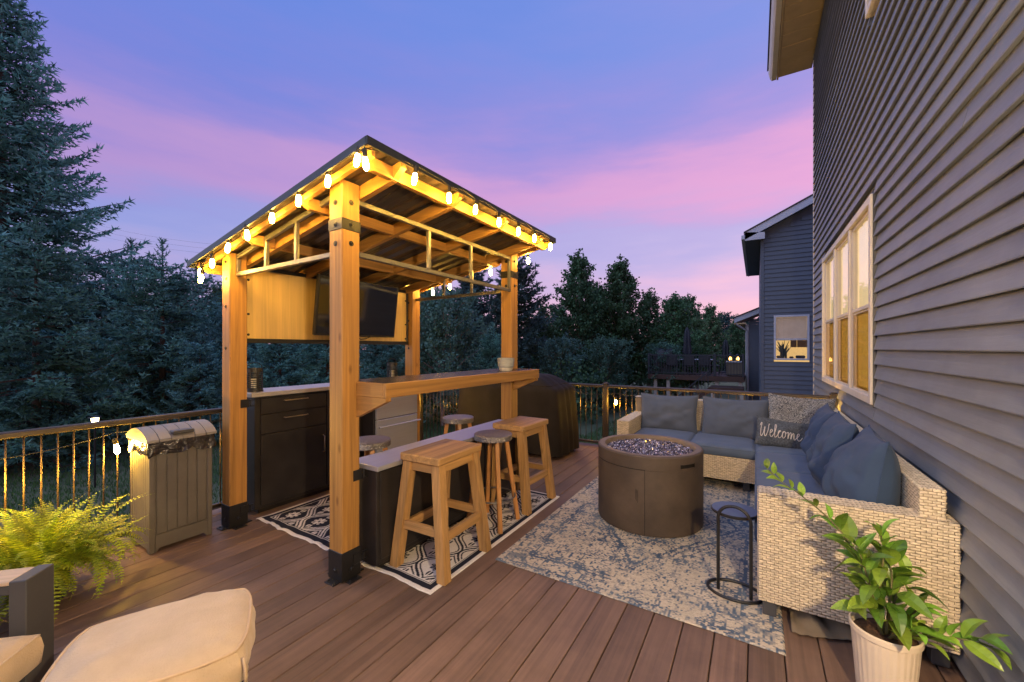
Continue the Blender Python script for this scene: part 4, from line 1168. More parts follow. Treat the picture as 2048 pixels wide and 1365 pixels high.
def pillow_mesh(w, h, t, seed=0, sag=.15, n=34, pinch=.06):
    """scatter pillow: two bellied faces meeting in a seam; local x width, z height, -y front"""
    s = np.linspace(-1, 1, n); U, V_ = np.meshgrid(s, s, indexing='ij')
    x = U * w / 2 * (1 - pinch * (1 - V_ ** 2)); z = V_ * h / 2 * (1 - pinch * (1 - U ** 2))
    z = z - .02 * (1 - U ** 2) * (V_ + 1) * .3
    b = np.clip((1 - U ** 2) * (1 - V_ ** 2), 0, 1) ** .46
    b = b * (1 + sag * (-V_)) * t / 2
    rad = np.hypot(U, V_); ang = np.arctan2(V_, U)
    wr = (np.sin(ang * 9 + seed + 3 * vnoise(U * 2 + seed, V_ * 2)) * .006 * np.clip(rad - .45, 0, 1) * np.clip(1.25 - rad, 0, 1) * 2.2
          + (vnoise(U * 2.4 + seed * 5, V_ * 2.4 + seed) - .5) * .035 + (vnoise(U * 6 + seed, V_ * 5) - .5) * .012) * (1 - U ** 4) * (1 - V_ ** 4)
    F = np.stack([x, -(b + wr * (t / .16)), z], -1); Bk = np.stack([x, b * .8, z], -1)
    m = MB(); m.v = [tuple(p) for p in F.reshape(-1, 3)]; idx = np.arange(n * n).reshape(n, n)
    m.f = [(idx[i, j], idx[i + 1, j], idx[i + 1, j + 1], idx[i, j + 1]) for i in range(n - 1) for j in range(n - 1)]
    o = len(m.v); m.v += [tuple(p) for p in Bk.reshape(-1, 3)]
    m.f += [(o + idx[i, j + 1], o + idx[i + 1, j + 1], o + idx[i + 1, j], o + idx[i, j]) for i in range(n - 1) for j in range(n - 1)]
    ring = [(i, 0) for i in range(n)] + [(n - 1, j) for j in range(1, n)] + [(i, n - 1) for i in range(n - 2, -1, -1)] + [(0, j) for j in range(n - 2, 0, -1)]
    seam = [F[i, j] * [1, 0, 1] for i, j in ring]
    return m, seam, (lambda fu, fv: -np.interp(0, [0], [0]))
def pillow(label, loc, rot, w, h, t, mat, seed, name='throw_pillow', pipe=None, group=None):
    m, seam, _ = pillow_mesh(w, h, t, seed)
    th = thing(name, label, 'pillow', loc, group=group, local=True)
    th.rotation_euler = rot
    m.build('cover', mat, th, smooth=180)
    MB().tube([Vector(p) for p in seam], .004, 6, closed=True).build('piping', pipe or mat, th, smooth=180)
    return th
R = math.radians

# ------------------------------------------------------------------ sofa along the house
SX0, SX1, SY0, SY1 = .012, .798, 2.63, 5.72
sofa = thing('wicker_sofa', 'long beige wicker sofa with blue-grey seat cushions along the house wall', 'sofa', (.4, 4.2, 0))
ARM_H, SEAT, BK_H = .695, .355, .835
MB().box(SX0 + .006, SX1 - .008, SY0 + .008, SY0 + .125, .095, ARM_H - .008, .012).box(SX0 + .02, SX1 - .008, SY0 + .125, SY1, .11, SEAT, .004) \
    .box(.675, .752, SY0 + .03, SY1, SEAT, BK_H - .008, .01).build('frame', 'wicker_in', sofa)
w = MB()
weave(w, (SX0, SY0, .095), (1, 0, 0), (0, 0, 1), SX1 - SX0, ARM_H - .095)
w2 = weave(MB(), (SX0, SY0, ARM_H - .002), (1, 0, 0), (0, 1, 0), SX1 - SX0, .13)
w.v, w.f = w.v, w.f
weave(w, (SX0, SY0 + .135, .10), (0, -1, 0), (0, 0, 1), .135, ARM_H - .10)
weave(w, (SX1, SY0, .10), (0, 1, 0), (0, 0, 1), .14, ARM_H - .10)
arm = w.build('arm', 'wicker', sofa, smooth=180, kind='stuff')
w2.build('arm_top', 'wicker', sofa, smooth=180, kind='stuff')
weave(MB(), (SX1, SY0 + .13, ARM_H), (-1, 0, 0), (0, 0, 1), SX1 - SX0, .0) if False else None
w = MB()
weave(w, (.668, SY0 + .022, ARM_H), (1, 0, 0), (0, 0, 1), .09, BK_H - ARM_H, .03)
weave(w, (.758, SY0 + .022, .3), (0, 1, 0), (0, 0, 1), SY1 - SY0 - .03, BK_H - .3)
weave(w, (.668, SY0 + .022, BK_H - .004), (1, 0, 0), (0, 1, 0), .09, SY1 - SY0 - .03, .03)
weave(w, (.671, SY1, SEAT), (0, -1, 0), (0, 0, 1), SY1 - SY0 - .03, BK_H - SEAT)
w.build('backrest', 'wicker', sofa, smooth=180, kind='stuff')
weave(MB(), (SX0 + .016, 4.72, .11), (0, -1, 0), (0, 0, 1), 4.72 - SY0 - .13, SEAT - .11).build('front_apron', 'wicker', sofa, smooth=180, kind='stuff')
for (a, b_) in ((SX0 + .02, SY0 + .02), (SX1 - .09, SY0 + .02), (SX0 + .03, 4.3), (SX1 - .09, SY1 - .1)):
    MB().box(a, a + .065, b_, b_ + .065, .008, .11, .003).build('leg', 'alu_dark', sofa)
for i, (a, b_) in enumerate(((2.765, 3.42), (3.425, 4.09), (4.095, 4.76), (4.765, 5.57))):
    cushion('seat_cushion', .0, .668, a, b_, SEAT + .002, .462, 'cushion', sofa, seed=i)
# folded furniture cover pushed under the sofa
xs = np.linspace(.16, .62, 40); ts = np.linspace(0, 1, 14)
X, T = np.meshgrid(xs, ts, indexing='ij')
Yc = 2.60 + .3 * T - .05 * np.sin(X * 9) * (1 - T); Zc = .012 + .04 * np.sin(np.pi * T) * (1 + .7 * np.sin(X * 46 + T * 7)) * (.4 + vnoise(X * 12, T * 2)) + .012 * vnoise(X * 40, T * 8)
o = link(grid_mesh('furniture_cover', np.stack([X, Yc, Zc], -1)), 'furniture_cover', 'tarp', smooth=180)
tag(o, 'crumpled tan furniture cover stuffed under the near sofa arm', 'cover')

# ------------------------------------------------------------------ sofa along the far railing
sofb = thing('wicker_sofa', 'short beige wicker sofa with blue-grey seat cushions along the far railing', 'sofa', (-.7, 5.2, 0))
BX0, BX1, BY0, BY1 = -1.43, .0, 4.78, 5.74
MB().box(BX0 + .008, BX1, BY0 + .008, BY1 - .01, .11, SEAT, .004).box(BX0 + .008, BX0 + .135, BY0 + .008, BY1, .11, .622, .012).box(BX0 + .01, .66, 5.60, BY1, SEAT, BK_H - .01, .01).build('frame', 'wicker_in', sofb)
w = MB(); weave(w, (BX0 + .14, BY0, .11), (1, 0, 0), (0, 0, 1), BX1 - BX0 - .14, SEAT - .11); w.build('front_apron', 'wicker', sofb, smooth=180, kind='stuff')
w = MB(); weave(w, (BX0, BY0, .11), (1, 0, 0), (0, 0, 1), .14, .52); weave(w, (BX0, BY0, .628), (1, 0, 0), (0, 1, 0), .14, BY1 - BY0)
weave(w, (BX0 + .14, BY0, .36), (0, 1, 0), (0, 0, 1), BY1 - BY0 - .1, .27); weave(w, (BX0, BY1, .11), (0, -1, 0), (0, 0, 1), BY1 - BY0, .52)
w.build('arm', 'wicker', sofb, smooth=180, kind='stuff')
w = MB(); weave(w, (BX0 + .14, 5.592, SEAT), (1, 0, 0), (0, 0, 1), 2.0, BK_H - SEAT); weave(w, (BX0, 5.592, BK_H - .004), (1, 0, 0), (0, 1, 0), 2.1, .15)
w.build('backrest', 'wicker', sofb, smooth=180, kind='stuff')
for (a, b_) in ((BX0 + .02, BY0 + .02), (BX0 + .02, BY1 - .1), (-.12, BY0 + .06)):
    MB().box(a, a + .065, b_, b_ + .065, .008, .112, .003).build('leg', 'alu_dark', sofb)
for i, (a, b_) in enumerate(((BX0 + .145, -.635), (-.63, -.008))):
    cushion('seat_cushion', a, b_, BY0 - .005, 5.58, SEAT + .002, .462, 'cushion', sofb, seed=5 + i)

# pillows
pillow('grey-blue back pillow at the left end of the far sofa by its arm', (-.965, 5.44, .665), (R(-17), 0, R(3)), .70, .50, .20, 'pillow_grey', 1, 'back_pillow')
pillow('grey-blue back pillow in the middle of the far sofa, left of Welcome pillow', (-.22, 5.42, .665), (R(-17), 0, R(-2)), .70, .50, .20, 'pillow_grey', 2, 'back_pillow')
pillow('fuzzy grey and white boucle pillow in the sofa corner behind Welcome pillow', (.42, 5.44, .715), (R(-14), R(3), R(4)), .62, .52, .17, 'boucle', 3)
wel = pillow('dark charcoal lumbar pillow embroidered with the word Welcome', (.245, 5.06, .60), (R(-22), R(6), R(4)), .50, .31, .14, 'denim', 4)
# embroidered script: strokes in pillow-local x/z
SCR = [
    [(0, .78), (.06, 1.0), (.10, .96), (.06, .55), (.07, .12), (.13, .0), (.22, .25), (.29, .72), (.28, .3), (.32, .03), (.39, .06), (.48, .45), (.53, .95), (.56, .92)],
    [(.60, .28), (.70, .36), (.74, .50), (.68, .56), (.62, .42), (.62, .18), (.68, .04), (.78, .10), (.90, .45), (.97, .85), (.95, 1.0), (.90, .92), (.88, .45), (.91, .08), (.97, .04), (1.05, .18),
     (1.16, .48), (1.24, .50), (1.16, .55), (1.09, .40), (1.10, .14), (1.17, .03), (1.28, .12), (1.36, .40), (1.44, .53), (1.36, .48), (1.34, .22), (1.41, .05), (1.50, .16), (1.52, .40), (1.45, .53), (1.54, .44), (1.62, .47),
     (1.67, .50), (1.68, .05), (1.72, .32), (1.80, .52), (1.85, .46), (1.85, .06), (1.90, .34), (1.98, .52), (2.03, .44), (2.03, .14), (2.09, .05), (2.20, .24),
     (2.30, .36), (2.34, .50), (2.28, .55), (2.22, .42), (2.23, .16), (2.30, .04), (2.42, .10), (2.52, .30)]]
def smooth_path(P, k=5):
    out = []
    for i in range(len(P) - 1):
        p0 = Vector(P[max(i - 1, 0)]); p1 = Vector(P[i]); p2 = Vector(P[i + 1]); p3 = Vector(P[min(i + 2, len(P) - 1)])
        for j in range(k):
            t = j / k
            out.append(.5 * ((2 * p1) + (-p0 + p2) * t + (2 * p0 - 5 * p1 + 4 * p2 - p3) * t * t + (-p0 + 3 * p1 - 3 * p2 + p3) * t ** 3))
    out.append(Vector(P[-1])); return out
from mathutils.bvhtree import BVHTree
def wrap_text(th, W, Hh, cx, cz):
    cov = th.children[0]; me = cov.data
    bvh = BVHTree.FromPolygons([v.co[:] for v in me.vertices], [p.vertices[:] for p in me.polygons])
    m = MB()
    for st in SCR:
        pts = []
        for p in smooth_path([(a, b_, 0) for a, b_ in st]):
            x = cx + (p[0] / 2.52 - .5) * W; z = cz + (p[1] - .45) * Hh
            hit = bvh.ray_cast(Vector((x, -1, z)), Vector((0, 1, 0)))[0]
            if hit: pts.append(hit + Vector((0, -.002, 0)))
        m.tube(pts, .0036, 6)
    m.build('embroidery', 'thread', th, smooth=180, label='cream script embroidery reading Welcome')
wrap_text(wel, .37, .14, -.03, .0)
pillow('navy back pillow on the long sofa nearest the corner of the sectional', (.53, 4.55, .70), (R(-10), 0, R(-92)), .66, .55, .30, 'pillow_blue', 5, 'back_pillow')
pillow('navy back pillow on the long sofa, middle one of the three', (.52, 3.80, .715), (R(-10), 0, R(-90)), .66, .56, .32, 'pillow_blue', 6, 'back_pillow')
pillow('large navy back pillow on the long sofa nearest the near arm', (.565, 3.10, .72), (R(-8), 0, R(-93)), .58, .58, .34, 'pillow_blue', 7, 'back_pillow')

# ------------------------------------------------------------------ black side table with loop handle
st = thing('side_table', 'small round black side table with loop handle before sofa, sky reflection painted on top', 'side table', (-.11, 2.82, 0))
TX, TY = -.112, 2.80
ring = MB().tube([(TX + .148 * math.cos(k * math.pi / 24), TY + .11 * math.sin(k * math.pi / 24), .017) for k in range(48)], .0095, 8, closed=True).build('base_ring', 'black_metal', st, smooth=180)
dx = Vector((.087, -.012, 0)); ctr = Vector((TX, TY - .045, 0))
path = [ctr - dx + Vector((0, 0, z)) for z in np.linspace(.02, .46, 8)]
path += [ctr + dx * (-math.cos(a)) + Vector((0, 0, .46 + .085 * math.sin(a))) for a in np.linspace(.15, math.pi - .15, 14)]
path += [ctr + dx + Vector((0, 0, z)) for z in np.linspace(.46, .02, 8)]
MB().tube(path, .0095, 10).build('loop_handle', 'black_metal', st, smooth=180)
MB().lathe([(0, .466), (.126, .466), (.131, .470), (.131, .482), (.127, .486)], (TX - .005, TY + .085, 0), 48, cap=False).build('tray_edge', 'black_metal', st, smooth=40)
MB().lathe([(.127, .4862), (0, .4862)], (TX - .005, TY + .085, 0), 48, cap=False).build('top', 'sky_tint_top', st)

# ------------------------------------------------------------------ covered grill
gr = thing('covered_grill', 'barbecue grill under a fitted brown cover behind the gazebo', 'grill', (-3.2, 5.2, 0))
nu, nv = 96, 30
t = np.linspace(0, 1, nv)
P = np.zeros((nu, nv, 3))
gx0, gx1, gy0, gy1 = -4.02, -2.24, 4.85, 5.62
for i in range(nu):
    a = 2 * math.pi * i / nu
    ca, sa = math.cos(a), math.sin(a)
    e = 9.0
    k = (abs(ca) ** e + abs(sa) ** e) ** (-1 / e)
    bx, by = ca * k, sa * k                        # unit rounded square
    for j, tt in enumerate(t):
        if tt < .58:                               # skirt, flared at the hem
            f = tt / .58
            z = .05 + (.92 - .05) * f; sx = 1.0 + .03 * (1 - f) - .05 * f ** 2; sy = 1.0 + .04 * (1 - f)
        elif tt < .82:                             # straight slope up to the hood
            f = (tt - .58) / .24
            z = .92 + .185 * f ** .85; sx = .95 - .34 * f; sy = 1.0 - .30 * f ** 1.3
        else:                                      # flat crown
            f = (tt - .82) / .18
            z = 1.105 + .03 * math.sin(f * math.pi / 2); sx = .61 * (1 - f); sy = .70 * (1 - f)
        fold = .022 * math.sin(a * 11 + 2.0 * math.sin(a * 3)) * (1 - tt) + .02 * (float(vnoise(a * 4, tt * 5)) - .5)
        P[i, j] = ((gx0 + gx1) / 2 + bx * (sx + fold) * (gx1 - gx0) / 2, (gy0 + gy1) / 2 + by * (sy + fold) * (gy1 - gy0) / 2, z + .02 * (float(vnoise(a * 3 + 9, tt * 4)) - .5))
link(grid_mesh('cover', P, closed_u=True), 'cover', 'cover', gr, smooth=180)
MB().tube([tuple(P[i, 19] * [1.0, 1.0, 1.0] + [0, -.002, .0]) for i in range(nu)], .006, 5, closed=True).build('seam', 'cover', gr, smooth=180)
MB().box(gx0 + .15, gx1 - .15, gy0 + .12, gy1 - .1, .06, .7).build('cart', 'black_metal', gr)
for x in (gx0 + .2, gx1 - .2):
    for y in (gy0 + .2, gy1 - .15): MB().tube([(x - .02, y, .035), (x + .02, y, .035)], .035, 12).build('caster', 'black_metal', gr)

# ------------------------------------------------------------------ deck waste bin
bn = thing('waste_bin', 'taupe slatted outdoor waste bin with domed lid at the left railing', 'waste bin', (-3.96, 1.3, 0))
bx0, bx1, by0, by1, bh = -4.135, -3.752, 1.105, 1.50, .80
MB().box(bx0 + .015, bx1 - .012, by0 + .012, by1 - .012, .03, bh - .02, .006).build('core', 'resin', bn)
for (x, y) in ((bx1, by0), (bx1, by1), (bx0, by0), (bx0, by1)):   # corner posts
    sx = -.035 if x == bx1 else .035; sy = .035 if y == by0 else -.035
    MB().box(min(x, x + sx), max(x, x + sx), min(y, y + sy), max(y, y + sy), .0, bh, .005).build('corner_post', 'resin', bn)
nsl = 5
for i in range(nsl):
    a = by0 + .04 + (by1 - by0 - .08) * i / nsl; b_ = by0 + .04 + (by1 - by0 - .08) * (i + 1) / nsl
    MB().box(bx1 - .0125, bx1 - .003, a + .0025, b_ - .0025, .135, bh - .03, .003).build('slat', 'resin', bn)
for i in range(7):
    a = bx0 + .04 + (bx1 - bx0 - .08) * i / 7; b_ = bx0 + .04 + (bx1 - bx0 - .08) * (i + 1) / 7
    MB().box(a + .002, b_ - .002, by0 + .003, by0 + .0125, .135, bh - .03, .003).build('slat', 'resin', bn)
MB().prism([(by0 + .036, .128), (by1 - .036, .128), (by1 - .036, .0), (by1 - .06, .03), (by0 + .06, .03), (by0 + .036, .0)], 0, bx1 - .012, bx1 - .001).build('plinth', 'resin', bn)
MB().prism([(.128, bx0 + .036), (.128, bx1 - .036), (.0, bx1 - .036), (.03, bx1 - .06), (.03, bx0 + .06), (.0, bx0 + .036)], 1, by0 + .001, by0 + .012).build('plinth', 'resin', bn)
# bag overhang
nb = 120; Pb = np.zeros((nb, 5, 3)); per = []
for i in range(nb):
    f = i / nb * 4; k = int(f); q = f - k
    c4 = [(bx1 + .012, by0 - .012), (bx1 + .012, by1 + .012), (bx0 - .012, by1 + .012), (bx0 - .012, by0 - .012)]
    p = Vector(c4[k]).lerp(Vector(c4[(k + 1) % 4]), q)
    for j in range(5):
        w_ = (float(vnoise(i * .55, j * 1.3)) - .5) * .03 * (.3 + j / 4)
        nx = 1 if k == 0 else (-1 if k == 2 else 0); ny = 1 if k == 1 else (-1 if k == 3 else 0)
        Pb[i, j] = (p.x + nx * w_, p.y + ny * w_, bh + .028 - j * (.022 + .012 * float(vnoise(i * .21, 7.3))))
link(grid_mesh('bin_bag', Pb, closed_u=True), 'bin_bag', 'bag', bn, smooth=180)
MB().box(bx0 + .002, bx1 - .002, by0 + .002, by1 - .002, bh - .02, bh + .02).build('rim', 'resin', bn)
# barrel-vaulted lid made of strips
ns = 6; lyA, lyB = by0 - .022, by1 + .022; lxA, lxB = bx0 - .02, bx1 + .022
lid_root = None
for i in range(ns):
    a = lyA + (lyB - lyA) * i / ns + .0022; b_ = lyA + (lyB - lyA) * (i + 1) / ns - .0022
    prof_ = []
    for k in range(13):
        u_ = k / 12; x = lxA + (lxB - lxA) * u_; prof_.append((bh + .03 + .075 * math.sin(math.pi * u_) ** .75, x))
    poly = prof_ + [(bh + .012, lxB), (bh + .012, lxA)]
    o = MB().prism(poly, 1, a, b_).build('lid_strip', 'resin_light', bn, smooth=30)
MB().box(lxB - .07, lxB + .004, by0 + .13, by1 - .13, bh + .05, bh + .078, .006).build('lid_handle', 'alu_dark', bn)
MB().prism([(bh + .10, (lxA + lxB) / 2), (bh + .028, lxA + .01), (bh + .02, lxA + .01), (bh + .02, lxB - .01), (bh + .028, lxB - .01)], 1, lyA + .004, lyB - .004).build('lid_core', 'resin', bn)

# ------------------------------------------------------------------ ottoman in the foreground
ot = thing('ottoman', 'wicker ottoman with loose beige fabric cover in the foreground', 'ottoman', (-1.85, .575, 0), local=True, rotz=R(-28.2))
OW, OD, OH = .225, .265, .452
MB().box(-OW + .02, OW - .02, -OD + .02, OD - .02, .06, .33, .01).build('frame', 'wicker_in', ot)
w = MB(); hh = .27
weave(w, (-OW + .012, -OD + .012, .06), (1, 0, 0), (0, 0, 1), 2 * OW - .024, hh, .05, .018); weave(w, (OW - .012, -OD + .012, .06), (0, 1, 0), (0, 0, 1), 2 * OD - .024, hh, .05, .018)
weave(w, (OW - .012, OD - .012, .06), (-1, 0, 0), (0, 0, 1), 2 * OW - .024, hh, .05, .018); weave(w, (-OW + .012, OD - .012, .06), (0, -1, 0), (0, 0, 1), 2 * OD - .024, hh, .05, .018)
w.build('wicker_sides', 'wicker', ot, smooth=180, kind='stuff')
n = 40; s = np.linspace(-1, 1, n); U, V_ = np.meshgrid(s, s, indexing='ij'); sg = lambda a: np.sign(a) * np.abs(a) ** .75
wr = (vnoise(U * 2.5 + 4, V_ * 2.5 + 1) - .5) * .02 + (vnoise(U * 5 + V_ * 2, V_ * 9 - U * 3) - .5) * .009 * (U ** 2 + V_ ** 2) + (vnoise(U * 7, V_ * 6) - .5) * .004
bul = 1 + .035 * (1 - np.abs(V_) ** 2); bul2 = 1 + .035 * (1 - np.abs(U) ** 2)
Zt = OH - .012 + .012 * ((1 - np.abs(U) ** 14) * (1 - np.abs(V_) ** 14)) + .05 * (1 - U ** 2) * (1 - V_ ** 2) + wr * (1 - U ** 6) * (1 - V_ ** 6)
gx_, gy_ = sg(U), sg(V_)
P = np.stack([OW * gx_ * bul * np.sqrt(1 - .16 * gy_ ** 4), OD * gy_ * bul2 * np.sqrt(1 - .16 * gx_ ** 4), Zt], -1)
m = MB(); m.v = [tuple(p) for p in P.reshape(-1, 3)]
ix = lambda i, j: i * n + j
m.f = [(ix(i, j), ix(i + 1, j), ix(i + 1, j + 1), ix(i, j + 1)) for i in range(n - 1) for j in range(n - 1)]
rg = [ix(i, 0) for i in range(n)] + [ix(n - 1, j) for j in range(1, n)] + [ix(i, n - 1) for i in range(n - 2, -1, -1)] + [ix(0, j) for j in range(n - 2, 0, -1)]
cv = m.build('cover', 'beige', ot, smooth=180)
rim = [Vector(m.v[k]) for k in rg]
MB().tube([p + Vector((0, 0, .002)) for p in rim], .006, 8, closed=True).build('piping', 'piping', cv, smooth=180)
sk = np.zeros((len(rg), 9, 3))
for i, p in enumerate(rim):
    for j in range(9):
        f = j / 8; bl = .014 * math.sin(f * math.pi) + .006 * math.sin(i * .8) * f + .012 * (float(vnoise(i * .23, f * 3)) - .5)
        r = Vector((p.x, p.y)).normalized()
        sk[i, j] = (p.x + r.x * bl, p.y + r.y * bl, p.z - .004 - .105 * f - .03 * f * (float(vnoise(i * .12, 5.)) - .3))
link(grid_mesh('cover_skirt', sk, closed_u=True), 'cover_skirt', 'beige', ot, smooth=180)
c1 = Vector((OW * 1.0, -OD * 1.0, 0))
MB().tube([(OW, OD, OH - .11), (OW + .012, OD + .012, OH - .14), (OW + .008, OD + .004, OH - .18), (OW - .002, OD - .004, OH - .2)], .005, 6).build('tie_strap', 'black_metal', ot, smooth=180)
MB().tube([(OW, OD, OH - .03), (OW + .01, OD + .008, OH - .08), (OW + .004, OD + .006, OH - .13)], .005, 6).build('tie_strap', 'piping', ot, smooth=180)
for sx in (-1, 1):
    for sy in (-1, 1): MB().box(sx * (OW - .05) - .02, sx * (OW - .05) + .02, sy * (OD - .05) - .02, sy * (OD - .05) + .02, 0, .07, .003).build('foot', 'alu_dark', ot)

# ------------------------------------------------------------------ armchair at the lower left
ch = thing('patio_chair', 'charcoal metal patio armchair with beige cushion at the lower left edge', 'chair', (-2.372, .352, 0), local=True, rotz=R(-43.5))
MB().box(-.062, .062, -.026, .026, 0, .64, .003).build('front_post', 'alu_dark', ch)
MB().box(-.05, .05, -.62, -.027, .585, .622, .004).build('arm_frame', 'alu_dark', ch)
MB().box(-.056, .056, -.62, -.028, .623, .638, .003).build('arm_top', 'arm_wood', ch)
MB().box(-.062, .062, -.68, -.63, 0, .64, .003).build('rear_post', 'alu_dark', ch)
MB().box(.064, .70, -.62, .0, .27, .32, .004).build('seat_frame', 'alu_dark', ch)
MB().box(.70, .82, -.026, .026, 0, .64, .003).build('front_post', 'alu_dark', ch)
MB().box(.70, .82, -.68, -.63, 0, .64, .003).build('rear_post', 'alu_dark', ch)
MB().box(.704, .816, -.62, -.028, .585, .638, .003).build('arm_top', 'arm_wood', ch)
cushion('seat_cushion', .072, .694, -.58, .07, .322, .455, 'beige', ch, seed=9, crown=.03)
MB().box(.07, .70, -.66, -.56, .33, .80, .05).build('back_cushion', 'beige', ch, smooth=40)

# ------------------------------------------------------------------ fern
def fern(loc, label):
    t = thing('fern', label, 'fern', loc, local=True)
    MB().lathe([(0, 0), (.11, 0), (.14, .20), (.148, .21), (.14, .22), (.13, .2), (0, .19)], n=24).build('pot', 'alu_dark', t, smooth=40)
    rng = np.random.default_rng(11)
    NF = 400
    for i in range(NF):
        az = rng.uniform(0, 2 * np.pi); L = rng.uniform(.26, .50); up = rng.uniform(.0, 1.5)
        if i % 9 == 0: up = rng.uniform(1.25, 1.8); L = rng.uniform(.38, .52)
        if math.cos(az - R(-20)) < -.45 : L *= .8
        ns = 24; s = np.linspace(0, 1, ns)
        th0 = up; bend = rng.uniform(.9, 2.3)
        ang = th0 - bend * s ** 1.3
        dr_ = np.cos(ang) * L / ns; dz = np.sin(ang) * L / ns
        rr = .22 * rng.random() + np.cumsum(dr_); zz = .26 - .08 * rng.random() + np.cumsum(dz); zz = np.maximum(zz, .015 + .03 * s)
        tw = rng.uniform(-.5, .5) * s ** 2
        x = rr * np.cos(az + tw); y = rr * np.sin(az + tw)
        C = np.stack([x, y, zz], -1); T = np.gradient(C, axis=0); T /= np.linalg.norm(T, axis=1)[:, None] + 1e-9
        side = np.cross(T, [0, 0, 1.0]); side /= np.linalg.norm(side, axis=1)[:, None] + 1e-9
        nrm = np.cross(side, T)
        V = []
        wl_ = .037 * np.minimum(1, (s * 5 + .25)) * (1 - s ** 2.2) + .004
        for k in range(1, ns):
            for sg_ in (-1, 1):
                d = side[k] * sg_ + T[k] * .35 - nrm[k] * rng.uniform(-.05, .35); d /= np.linalg.norm(d)
                p = C[k]; tip = p + d * wl_[k]; hw = T[k] * min(.0052, wl_[k] * .25)
                mid = p + d * wl_[k] * .55
                V += [[p - hw * .7, p + hw * .7, mid + hw], [p - hw * .7, mid + hw, mid - hw], [mid - hw, mid + hw, tip]]
        for k in range(ns - 1):
            q = side[k] * .0016; V += [[C[k] - q, C[k] + q, C[k + 1]]]
        base_t = rng.uniform(.15, .9)
        tri_soup('frond', np.array(V), 'fern', t, tint=np.clip(base_t + rng.normal(0, .12, len(V)), 0, 1))
    return t
fern((-3.62, .56, 0), 'lush bright green fern spilling onto the deck beside the waste bin')

# ------------------------------------------------------------------ potted citrus
ct = thing('potted_citrus', 'young citrus plant in ribbed cream pot before the sofa arm', 'potted plant', (.466, 2.29, 0))
PXc, PYc = .466, 2.27
m = MB(); n = 120; prof = [(.0, .0), (.084, .0), (.09, .01), (.098, .12), (.112, .29), (.118, .295), (.118, .315), (.112, .32), (.106, .312), (.102, .27)]
vs = []
for (r, zz) in prof:
    for j in range(n):
        rib = .0014 * (1 if j % 4 < 2 else -1) if .005 < zz < .285 and r > .08 else 0
        a = 2 * math.pi * j / n; vs.append((PXc + (r + rib) * math.cos(a), PYc + (r + rib) * math.sin(a), zz))
fs = [(i * n + j, i * n + (j + 1) % n, (i + 1) * n + (j + 1) % n, (i + 1) * n + j) for i in range(len(prof) - 1) for j in range(n)]
m.add(vs, fs).build('pot', 'pot', ct, smooth=30)
nn = 24; s = np.linspace(0, 1, 10); A_, S_ = np.meshgrid(np.linspace(0, 2 * np.pi, nn, endpoint=False), s, indexing='ij')
link(grid_mesh('soil', np.stack([PXc + .104 * S_ * np.cos(A_), PYc + .104 * S_ * np.sin(A_), .285 + .012 * vnoise(S_ * 9, A_ * 3)], -1), closed_u=True), 'soil', 'soil', ct, smooth=180)
def leaf_mesh():
    k = 9; s = np.linspace(0, 1, k); w_ = .24 * np.sin(np.pi * s ** .9) ** .8 * (1 - .15 * s)
    V = []; 
    mid = np.stack([s, np.zeros(k), .10 * np.sin(s * np.pi) - .16 * s ** 2], -1)
    lf = mid + np.stack([s * 0, w_, .30 * w_], -1); rt = mid + np.stack([s * 0, -w_, .30 * w_], -1)
    for i in range(k - 1):
        V += [[mid[i], mid[i + 1], lf[i + 1]], [mid[i], lf[i + 1], lf[i]], [mid[i], rt[i + 1], mid[i + 1]], [mid[i], rt[i], rt[i + 1]]]
    return np.array(V)
LEAF = leaf_mesh()
leaf_variants = []
rngc = np.random.default_rng(3)
for k in range(6):
    V = LEAF.copy(); V[..., 2] += .05 * np.sin(V[..., 0] * 5 + k) * V[..., 0] + (-.12 + .05 * k) * V[..., 0] ** 2; V[..., 1] += .05 * (k - 2.5) / 3 * V[..., 0] ** 2
    base_t = (.25, .4, .55, .7, .85, .95)[k]
    o = tri_soup('leaf', V, 'citrus', ct, tint=np.clip(base_t + rngc.normal(0, .05, len(V)), 0, 1))
    o.data.polygons.foreach_set('use_smooth', [True] * len(o.data.polygons))
    leaf_variants.append([o, False])
def put_leaf(p, d, L, roll, var):
    d = Vector(d).normalized(); u = Vector((0, 0, 1)); s_ = u.cross(d)
    if s_.length < .05: s_ = Vector((1, 0, 0))
    s_.normalize(); u = d.cross(s_)
    mt = Matrix((d, s_, u)).transposed().to_4x4() @ Matrix.Rotation(roll, 4, 'X'); mt = Matrix.Translation(p) @ mt @ Matrix.Scale(L, 4)
    o, used = leaf_variants[var]
    if used: o = o.copy(); COL.objects.link(o)
    leaf_variants[var][1] = True
    o.matrix_basis = mt
B0 = (.466, 2.27, .28)
